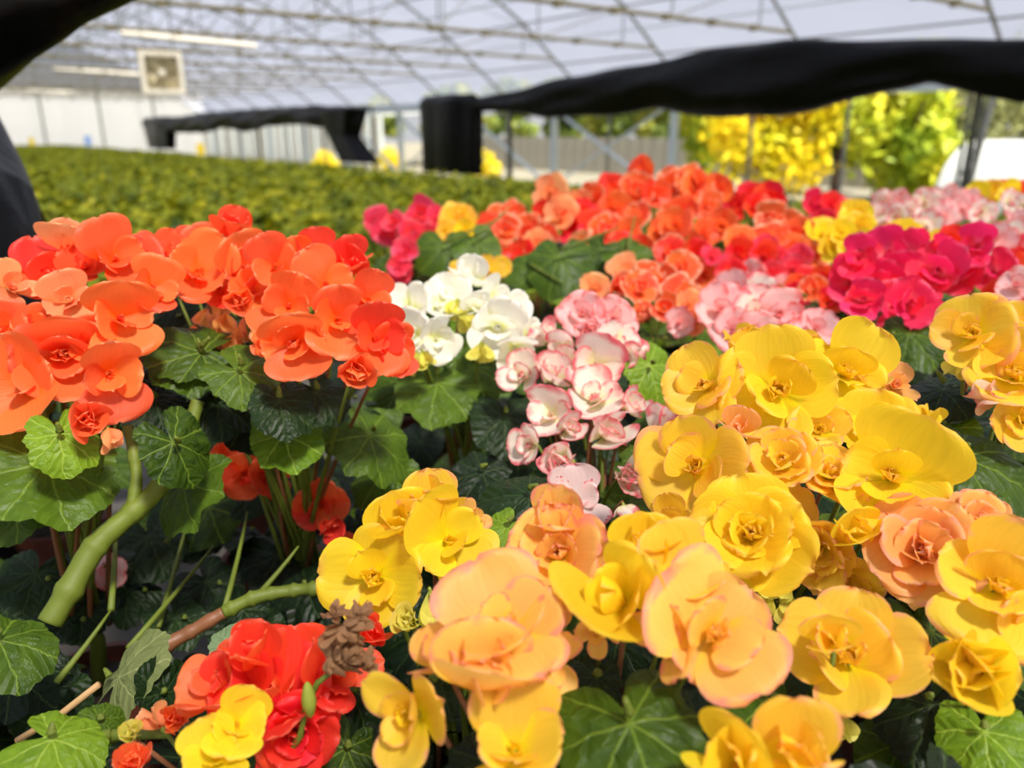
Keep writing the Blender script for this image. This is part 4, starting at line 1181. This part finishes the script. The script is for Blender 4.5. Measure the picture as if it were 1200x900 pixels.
# ================================================================== BLACK CURTAINS ON THEIR FRAMES
def swag(name, top, bot, u, thick, parent, seed, nside=22, nlen=150):
    """rolled-up sheet hanging from a rail along the bench; top and bottom lines given where the photograph shows them"""
    rr = random.Random(seed)
    T = [on_u(x, y, u) for x, y in top]; B = [on_u(x, y, u) for x, y in bot]
    T.sort(key=lambda p: p[1]); B.sort(key=lambda p: p[1])
    def sm(P_, v):
        if v <= P_[0][1]: return P_[0][2]
        for a, b in zip(P_, P_[1:]):
            if a[1] <= v <= b[1]:
                t = (v - a[1]) / (b[1] - a[1]); t = t * t * (3 - 2 * t) * .2 + t * .8
                return a[2] + (b[2] - a[2]) * t
        return P_[-1][2]
    v0, v1 = max(T[0][1], B[0][1]), min(T[-1][1], B[-1][1])
    vs = []; ph = [rr.uniform(0, 6) for _ in range(8)]
    for j in range(nlen):
        v = v0 + (v1 - v0) * j / (nlen - 1)
        zt, zb = sm(T, v), sm(B, v)
        h = max(.04, (zt - zb) / 2); zc = (zt + zb) / 2
        endf = min(1, (j + .5) / 4, (nlen - j - .5) / 4)
        for k in range(nside):
            a = 2 * PI * k / nside
            f = 1 + .16 * math.sin(3 * a + 2.2 * v + ph[0]) + .12 * math.sin(5 * a - 4 * v + ph[1]) + .07 * math.sin(9 * a + 7 * v + ph[2])
            w = min(thick * (.8 + .2 * math.sin(1.7 * v + ph[3])), h * .7)
            vs.append((u + w * math.cos(a) * f * endf, v, zc + h * math.sin(a) * (1 + .04 * math.sin(7 * v + ph[4])) * (.4 + .6 * endf)))
    fs = [(j * nside + k, j * nside + (k + 1) % nside, (j + 1) * nside + (k + 1) % nside, (j + 1) * nside + k) for j in range(nlen - 1) for k in range(nside)]
    fs += [tuple(range(nside))[::-1], tuple((nlen - 1) * nside + k for k in range(nside))]
    return link(name, mesh(name, vs, fs, M['film_black'], True), parent)


def drape(name, pts, parent, seed, nside=26):
    """hanging gathered leg of sheet: pts = (u, v, z, half width along the bench, half depth)"""
    rr = random.Random(seed); ph = [rr.uniform(0, 6) for _ in range(4)]
    vs = []; n_ = 24
    for j in range(n_):
        t = j / (n_ - 1) * (len(pts) - 1); i = min(int(t), len(pts) - 2); f_ = t - i
        a_ = [pts[i][q] + (pts[i + 1][q] - pts[i][q]) * f_ for q in range(5)]
        for k in range(nside):
            a = 2 * PI * k / nside
            f = 1 + .12 * math.sin(6 * a + ph[0] + .5 * t) + .07 * math.sin(11 * a + ph[1])
            vs.append((a_[0] + a_[4] * math.cos(a) * f, a_[1] + a_[3] * math.sin(a) * f, a_[2]))
    fs = [(j * nside + k, j * nside + (k + 1) % nside, (j + 1) * nside + (k + 1) % nside, (j + 1) * nside + k) for j in range(n_ - 1) for k in range(nside)]
    fs += [tuple(range(nside))[::-1], tuple((n_ - 1) * nside + k for k in range(nside))]
    return link(name, mesh(name, vs, fs, M['film_black'], True), parent)


def frame_root(label, name='shade_curtain', cat='curtain'):
    r = gh(bpy.data.objects.new(name, None)); COL.objects.link(r); tag(r, label, cat); return r


UC = 5.05
cur = frame_root('long black plastic blackout curtain rolled up in sagging swags on the right')
swag('rolled_sheet', [(498, 113), (530, 110), (565, 113), (600, 107), (665, 90), (720, 81), (790, 68), (860, 52), (920, 47), (1000, 46), (1100, 46), (1200, 44), (1330, 36), (1500, 30)],
     [(498, 126), (545, 134), (575, 130), (600, 132), (640, 138), (690, 137), (740, 132), (770, 128), (800, 133), (850, 139), (900, 137), (950, 130), (1000, 118), (1050, 106), (1090, 96), (1120, 104), (1160, 116), (1200, 123), (1300, 122), (1500, 140)], UC, .13, cur, 1)
a = on_u(493, 120, UC); b = on_u(562, 120, UC); zb = on_u(528, 203, UC)[2]
vm, hv = (a[1] + b[1]) / 2, abs(a[1] - b[1]) / 2
drape('hanging_end', [(UC, vm, a[2] + .06, hv * .8, .06), (UC, vm, a[2] - .0, hv * 1.0, .12), (UC, vm, (a[2] + zb) / 2, hv * .95, .12), (UC, vm, zb, hv * .92, .10)], cur, 2)
U2 = 5.35
cur2 = frame_root('farther black plastic curtain in swags, its right end hanging over the seedlings')
swag('rolled_sheet', [(166, 139), (190, 136), (210, 137), (235, 132), (300, 127), (370, 123), (425, 125)],
     [(166, 150), (190, 154), (214, 156), (240, 156), (262, 150), (290, 155), (315, 148), (350, 146), (380, 150), (425, 160)], U2, .16, cur2, 3, nlen=120)
a = on_u(168, 140, U2); b = on_u(204, 140, U2); zb = on_u(186, 174, U2)[2]
drape('hanging_end', [(U2, (a[1] + b[1]) / 2, a[2], abs(a[1] - b[1]) / 2, .12), (U2, (a[1] + b[1]) / 2, zb, abs(a[1] - b[1]) / 2 * .75, .12)], cur2, 4)
t0 = on_u(398, 128, U2); t1 = on_u(402, 160, U2); t2 = on_u(420, 190, U2); w0 = abs(on_u(372, 128, U2)[1] - on_u(424, 128, U2)[1]) / 2
drape('hanging_end', [(U2, t0[1], t0[2], w0, .14), (U2, t1[1], t1[2], w0 * .6, .12), (U2, t2[1], t2[2], w0 * .75, .14)], cur2, 5)

# the metal frames the curtains hang on
for (uc, vlist, lab) in ((UC + .02, (-1.5, 2.2, 6.75), 'steel hoop frame inside the long right-hand curtain'), (U2 + .02, (10.4, 15.0, 22.5), 'steel hoop frame inside the farther curtain')):
    f = frame_root(lab, 'curtain_frame', 'frame')
    zt = BZ + .98
    for v in vlist: MB().tube([(uc, v, 0), (uc, v, zt)], .018, 8).build('upright', M['steel_dark'], f)
    MB().tube([(uc, vlist[0], zt), (uc, vlist[-1], zt)], .015, 8).build('rail', M['steel_dark'], f)
    gh(f)

# near curtain of this bench: rolled up top left, bundled end at the left edge
def free_tube(name, path, parent, seed, nside=28):
    rr = random.Random(seed); ph = [rr.uniform(0, 6) for _ in range(4)]
    P_ = [(Vector(at(x, y, D)), r) for x, y, D, r in path]
    vs = []; m_ = 40
    for j in range(m_):
        t = j / (m_ - 1) * (len(P_) - 1); i = min(int(t), len(P_) - 2); f_ = t - i
        c = P_[i][0].lerp(P_[i + 1][0], f_); r = P_[i][1] + (P_[i + 1][1] - P_[i][1]) * f_
        d = (P_[i + 1][0] - P_[i][0]).normalized(); a_ = d.cross(Vector((0, 1, 0))).normalized(); b_ = d.cross(a_)
        for k in range(nside):
            a = 2 * PI * k / nside
            f = 1 + .05 * math.sin(3 * a + ph[0] + t) + .04 * math.sin(7 * a + ph[1] - 2 * t)
            vs.append(c + (a_ * math.cos(a) + b_ * math.sin(a)) * r * f)
    fs = [(j * nside + k, j * nside + (k + 1) % nside, (j + 1) * nside + (k + 1) % nside, (j + 1) * nside + k) for j in range(m_ - 1) for k in range(nside)]
    fs += [tuple(range(nside))[::-1], tuple((m_ - 1) * nside + k for k in range(nside))]
    vs = [v - parent.location for v in vs]
    return link(name, mesh(name, vs, fs, M['film_black'], True), parent)


r = link('shade_curtain', None); r.location = at(-120, 40, 1.1); tag(r, 'near black curtain roll slanting across the top left corner', 'curtain')
free_tube('rolled_sheet', [(-260, 120, 1.05, .10), (-80, 40, 1.05, .09), (10, -6, 1.05, .075), (70, -26, 1.08, .06), (220, -90, 1.15, .06)], r, 11)
r = link('shade_curtain', None); r.location = at(-80, 300, 1.2); tag(r, 'near black curtain end bunched at the left edge beside the coral blooms', 'curtain')
free_tube('bunched_sheet', [(-170, -60, 1.35, .12), (-120, 100, 1.3, .11), (-62, 200, 1.25, .10), (-38, 260, 1.2, .108), (-50, 420, 1.15, .13), (-60, 700, 1.2, .15)], r, 12)

# ================================================================== FAN AND LIGHTS
fan = bpy.data.objects.new('circulation_fan', None); COL.objects.link(fan); tag(fan, 'square cream circulation fan hanging from the roof above the seedlings', 'fan')
fc = EYE + ray(190, 85) * 12.0
fan.location = fc; fan.rotation_euler = (0, 0, math.atan2(fc.x, -fc.y) + PI + .0)
fan.rotation_euler = (0, 0, math.atan2(-fc.x, fc.y) + .12)
b = MB(); s = .31
b.box(-s, s, -.02, .22, s - .07, s).box(-s, s, -.02, .22, -s, -s + .07).box(-s, -s + .07, -.02, .22, -s + .07, s - .07).box(s - .07, s, -.02, .22, -s + .07, s - .07); b.build('housing', M['fan_white'], fan)
for qx in (-1, 1):
    for qz in (-1, 1):
        MB().add([(qx * s, -.015, qz * s), (qx * (s - .17), -.015, qz * s), (qx * s, -.015, qz * (s - .17)), (qx * s, .03, qz * s), (qx * (s - .17), .03, qz * s), (qx * s, .03, qz * (s - .17))], [(0, 1, 2), (3, 5, 4), (0, 3, 4, 1), (1, 4, 5, 2), (2, 5, 3, 0)]).build('corner_plate', M['fan_white'], fan)
MB().box(-s, s, .14, .2, -s, s).build('back_plate', M['fan_blade'], fan)
for k in range(4):
    a = k * PI / 2 + .5
    q = MB()
    q.add([(.04 * math.cos(a - .5), .08, .04 * math.sin(a - .5)), (.22 * math.cos(a - .35), .10, .22 * math.sin(a - .35)), (.23 * math.cos(a + .35), .03, .23 * math.sin(a + .35)), (.04 * math.cos(a + .5), .05, .04 * math.sin(a + .5)),
           (.04 * math.cos(a - .5), .09, .04 * math.sin(a - .5)), (.22 * math.cos(a - .35), .11, .22 * math.sin(a - .35)), (.23 * math.cos(a + .35), .04, .23 * math.sin(a + .35)), (.04 * math.cos(a + .5), .06, .04 * math.sin(a + .5))],
          [(0, 1, 2, 3), (7, 6, 5, 4), (0, 4, 5, 1), (1, 5, 6, 2), (2, 6, 7, 3), (3, 7, 4, 0)])
    q.build('blade', M['fan_blade'], fan)
MB().lathe([(0, -.03), (.05, -.03), (.055, .0), (.055, .08), (0, .09)], 16).build('hub', M['fan_white'], fan).rotation_euler = (-PI / 2, 0, 0)
for rad in (.09, .15, .21, .25):
    pts = [(rad * math.cos(t * PI / 12), -.018, rad * math.sin(t * PI / 12)) for t in range(25)]
    MB().tube(pts, .005, 5, False).build('guard_ring', M['fan_blade'], fan)
for qx in (-.22, .22): MB().tube([(qx, .1, s), (qx, .1, s + .62)], .01, 5).build('hanger', M['steel'], fan)


def tube_light(px, py, R, lab):
    c = EYE + ray(px, py) * R
    t = bpy.data.objects.new('fluorescent_light', None); COL.objects.link(t); t.location = c; t.rotation_euler = (0, .04, ROT - .09)
    tag(t, lab, 'ceiling light')
    MB().add([(-1.2, -.09, 0), (1.2, -.09, 0), (1.2, .09, 0), (-1.2, .09, 0), (-1.2, -.05, .07), (1.2, -.05, .07), (1.2, .05, .07), (-1.2, .05, .07)], [(0, 3, 2, 1), (4, 5, 6, 7), (0, 1, 5, 4), (1, 2, 6, 5), (2, 3, 7, 6), (3, 0, 4, 7)]).build('housing', M['fan_white'], t)
    for y in (-.045, .045): MB().tube([(-1.16, y, -.025), (1.16, y, -.025)], .02, 10).build('lamp_tube', M['tube'], t, True)
    for x in (-.9, .9): MB().tube([(x, 0, .07), (x, 0, .3)], .008, 5).build('hanger', M['steel'], t)


tube_light(224, 48, 14.6, 'largest cream fluorescent batten light, up and right of the fan')
tube_light(118, 85, 22.5, 'middle fluorescent batten light whose right end meets the fan')
tube_light(48, 107, 32.0, 'farthest fluorescent batten light near the white end wall')

# ================================================================== OUTSIDE
def leafcloud(name, blobs, count, mat, size, parent, seed, stringy=0.0):
    rs = np.random.RandomState(seed)
    w = np.array([b[3] * b[4] * b[5] for b in blobs]); w = w / w.sum()
    idx = rs.choice(len(blobs), count, p=w)
    B = np.array(blobs)[idx]
    d = rs.normal(size=(count, 3)); d /= np.linalg.norm(d, axis=1)[:, None]
    r = rs.uniform(.55, 1.0, count) ** .5
    c = B[:, :3] + d * B[:, 3:6] * r[:, None]
    if stringy: c[:, 2] -= rs.exponential(stringy, count)
    n_ = d + rs.normal(size=(count, 3)) * .6; n_ /= np.linalg.norm(n_, axis=1)[:, None]
    t = rs.normal(size=(count, 3)); t -= n_ * (t * n_).sum(1)[:, None]; t /= np.linalg.norm(t, axis=1)[:, None]
    s = np.cross(n_, t); L_ = size * rs.uniform(.6, 1.3, count)[:, None]
    V = np.stack([c - t * L_, c + s * L_ * .45, c + t * L_, c - s * L_ * .45], 1).reshape(-1, 3)
    Fq = np.arange(count * 4).reshape(-1, 4)
    me = bpy.data.meshes.new(name); me.from_pydata(V.tolist(), [], Fq.tolist()); me.materials.append(mat)
    return link(name, me, parent)


def tree(px, utr, top, crown_r, mat, label, seed, low=.6, count=3200, size=.14, stringy=0.0, group=None, trunk=.12, spread=None):
    """tree on the pixel column px at the given ground distance; top = height of the crown above ground, in metres"""
    rr = random.Random('t%d' % seed)
    r = ray(px, 156); dist = utr / Vector((r.x, r.y, 0)).normalized().dot(EUV); d = Vector((r.x, r.y, 0)).normalized() * dist
    t = link('tree', None); t.location = (d.x, d.y, -.08); tag(t, label, 'tree', group)
    b = MB().tube([(0, 0, 0), (.05, .03, low), (.02, -.05, top * .7)], [trunk, trunk * .8, trunk * .35], 9)
    b.build('trunk', M['bark'], t, True)
    for k in range(5):
        a = k * 1.3 + rr.random()
        MB().tube([(.03, 0, low + k * .15), (math.cos(a) * crown_r * .5, math.sin(a) * crown_r * .5, low + top * .25 + .2 * k), (math.cos(a) * crown_r * .8, math.sin(a) * crown_r * .8, low + top * .35 + .2 * k)], [trunk * .4, trunk * .25, trunk * .1], 6).build('branch', M['bark'], t, True)
    bl = []
    for k in range(14):
        a = rr.uniform(0, 6.28); q = rr.random() ** .5
        z = rr.uniform(low + .3, top - .3)
        sh = math.sin(PI * min(1, max(.15, (z - low + .5) / (top - low + .6)))) ** .6
        rad = crown_r * (spread or .7) * q * sh
        bl.append((math.cos(a) * rad, math.sin(a) * rad, z, crown_r * rr.uniform(.3, .48), crown_r * rr.uniform(.3, .48), crown_r * rr.uniform(.22, .4)))
    f = leafcloud('foliage', bl, count, mat, size, t, seed, stringy)
    tag(f, kind='stuff')
    return t


tree(905, 16.2, 3.3, 1.9, FOL['yellow'], 'bright yellow autumn tree under the middle of the long curtain', 1, low=.7, stringy=.25)
tree(1062, 15.7, 3.1, 1.5, FOL['lime'], 'yellow-green tree with drooping foliage right of the bright yellow one', 2, low=.4, stringy=.3)
tree(826, 18.0, 3.2, 1.3, FOL['lime'], 'yellow-green tree beginning just right of the slim white post', 3, low=1.2, stringy=.2)
tree(985, 19.2, 3.4, 1.5, FOL['lime'], 'lime tree standing between and behind the two nearest ones', 4, low=.6)
tree(1128, 18.6, 3.3, 1.8, FOL['willow'], 'grey-green willow-like tree behind the leaning dark post', 5, low=.6, stringy=.5)
tree(1225, 23.2, 3.9, 2.2, FOL['willow'], 'grey-green tree at the right edge above the white tunnel', 6, low=1.2, stringy=.4)
hedge_px = [(440, 'leftmost green tree behind the fence, beside the far curtain end'), (530, 'green tree behind the hanging curtain corner'), (600, 'green tree behind the fence, just right of the curtain corner'), (665, 'green tree behind the fence, right of the broad white post'), (728, 'green tree behind the fence where the braces cross'), (790, 'green tree behind the fence at the slim white post')]
for i, (px, lab) in enumerate(hedge_px):
    tree(px, 25.0, 4.0, 1.8, FOL['green'], lab, 20 + i, low=1.2, count=2600, size=.2)
# fence: boards as parts
fence = gh(bpy.data.objects.new('boundary_fence', None)); COL.objects.link(fence); tag(fence, 'pale grey board fence running behind the posts, under the green trees', 'fence')
bd = MB().box(-.02, .02, .01, .29, 0, 1.32).mesh('board', M['fence'])
for k in range(74):
    o = link('board', bd, fence); o.location = (21.5 + (k % 2) * .015, 10.2 + k * .3, 0)
for z in (.3, 1.15): MB().box(21.53, 21.59, 10.2, 32.4, z, z + .08).build('rail', M['steel'], fence)
# white polytunnels outside
def tunnel(u, v, L_, W_, H_, rot, lab):
    d = EUV * u + EVV * v
    t = link('polytunnel', None); t.location = (d.x, d.y, -.06); t.rotation_euler = (0, 0, rot); tag(t, lab, 'greenhouse')
    nb = int(L_ / 1.5)
    for k in range(nb):
        x0, x1 = -L_ / 2 + k * L_ / nb, -L_ / 2 + (k + 1) * L_ / nb
        vs = []; m_ = 14
        for x in (x0, x1):
            for j in range(m_ + 1):
                a = PI * j / m_; vs.append((x, math.cos(a) * W_ / 2, H_ * math.sin(a) ** .75))
        fs = [(j, j + 1, m_ + 2 + j, m_ + 1 + j) for j in range(m_)]
        link('film_panel', mesh('film_panel', vs, fs, M['tunnel'], True), t)
        if k == 0 or k == nb - 1:
            xe = x0 if k == 0 else x1
            link('end_sheet', mesh('end_sheet', [(xe, math.cos(PI * j / m_) * W_ / 2, H_ * math.sin(PI * j / m_) ** .75) for j in range(m_ + 1)], [tuple(range(m_ + 1))], M['tunnel'], False), t)
        MB().tube([(x0, math.cos(PI * j / m_) * (W_ / 2 + .02), (H_ + .02) * math.sin(PI * j / m_) ** .75) for j in range(m_ + 1)], .03, 5).build('hoop', M['steel'], t)


tunnel(14.95, 3.4, 6, 2.6, 1.45, ROT + PI / 2, 'white arched polytunnel outside at the right edge')
# a pale neighbouring greenhouse seen under the far curtain
g = gh(bpy.data.objects.new('neighbour_greenhouse', None)); COL.objects.link(g); tag(g, 'pale neighbouring greenhouse wall seen beneath the farther curtain', 'greenhouse')
pn = MB().box(-.04, .04, .03, 1.17, 0, 2.2).mesh('wall_panel', M['wall_white'])
pn2 = MB().tube([(0, 0, 0), (0, 0, 2.2)], .05, 6).mesh('post', M['steel_white'])
for k in range(22):
    link('wall_panel', pn, g).location = (17.5, 33 + k * 1.2, 0); link('post', pn2, g).location = (17.4, 33 + k * 1.2, 0)
vs = [(17.5, 33, 2.22), (17.5, 59.4, 2.22), (22.5, 59.4, 2.5), (22.5, 33, 2.5)]
link('roof_sheet', mesh('roof_sheet', vs + [(a, b, c + .05) for a, b, c in vs], [(0, 1, 2, 3), (7, 6, 5, 4), (0, 4, 5, 1), (1, 5, 6, 2), (2, 6, 7, 3), (3, 7, 4, 0)], M['tunnel'], False), g)
# small bright bushes by the wall, cards among the seedlings, leaning posts
for i, (px, py, D, lab) in enumerate([(455, 182, 33, 'small yellow bush outside between the two curtains'), (380, 184, 37, 'pale yellow bush low behind the far curtain'), (566, 186, 27, 'yellow-white flowering bush right of the hanging curtain corner')]):
    q = EYE + ray(px, py) * D
    bsh = link('yellow_bush', None); bsh.location = (q.x, q.y, -.06); tag(bsh, lab, 'bush')
    MB().tube([(0, 0, 0), (0, 0, q.z)], .04, 6).build('stem', M['bark'], bsh)
    tag(leafcloud('foliage', [(0, 0, q.z, .45, .45, .4), (.3, .1, q.z - .3, .4, .4, .35), (-.3, 0, q.z - .35, .4, .4, .35)], 700, FOL['yellow'], .09, bsh, 50 + i), kind='stuff')
for px, py, mt, D, lab in ((103, 165, 'blue', 16, 'pale blue tag standing at the far edge of the seedlings'), (37, 166, 'yellowcard', 20, 'yellow sticky card standing left of the pale blue tag'), (235, 175, 'yellowcard', 14, 'small yellow card under the farther curtain')):
    q = EYE + ray(px, py) * D
    c = link('sticky_card', None); c.location = (q.x, q.y, BZ); tag(c, lab, 'card')
    MB().tube([(0, 0, 0), (0, 0, q.z - BZ)], .008, 5).build('stake', M['steel'], c)
    MB().box(-.07, .07, -.004, .004, q.z - BZ - .1, q.z - BZ + .1).build('card', M[mt], c)
ld = link('lattice_post', None); b0 = EYE + ray(1128, 225) * 7.2; ld.location = (b0.x, b0.y, 0); tag(ld, 'dark thin lattice post leaning near the right edge', 'post')
t0 = Vector((0, 0, 0)); 
for dx in (-.06, .06): MB().tube([(dx - .03, 0, 0), (dx, 0, 2.0)], .013, 6).build('bar', M['steel_dark'], ld)
for k in range(9): MB().tube([(-.07 if k % 2 else .05, 0, .1 + k * .2), (.05 if k % 2 else -.07, 0, .3 + k * .2)], .008, 5).build('lattice_bar', M['steel_dark'], ld)
lp = link('leaning_post', None); b0 = EYE + ray(1138, 215) * 8.5; lp.location = (b0.x, b0.y, 0); tag(lp, 'plain grey post leaning right beside the dark lattice post', 'post')
MB().tube([(-.12, 0, 0), (.10, 0, 2.1)], .035, 8).build('shaft', M['steel'], lp); MB().box(-.2, -.04, -.08, .08, 0, .03).build('foot_plate', M['steel_dark'], lp)
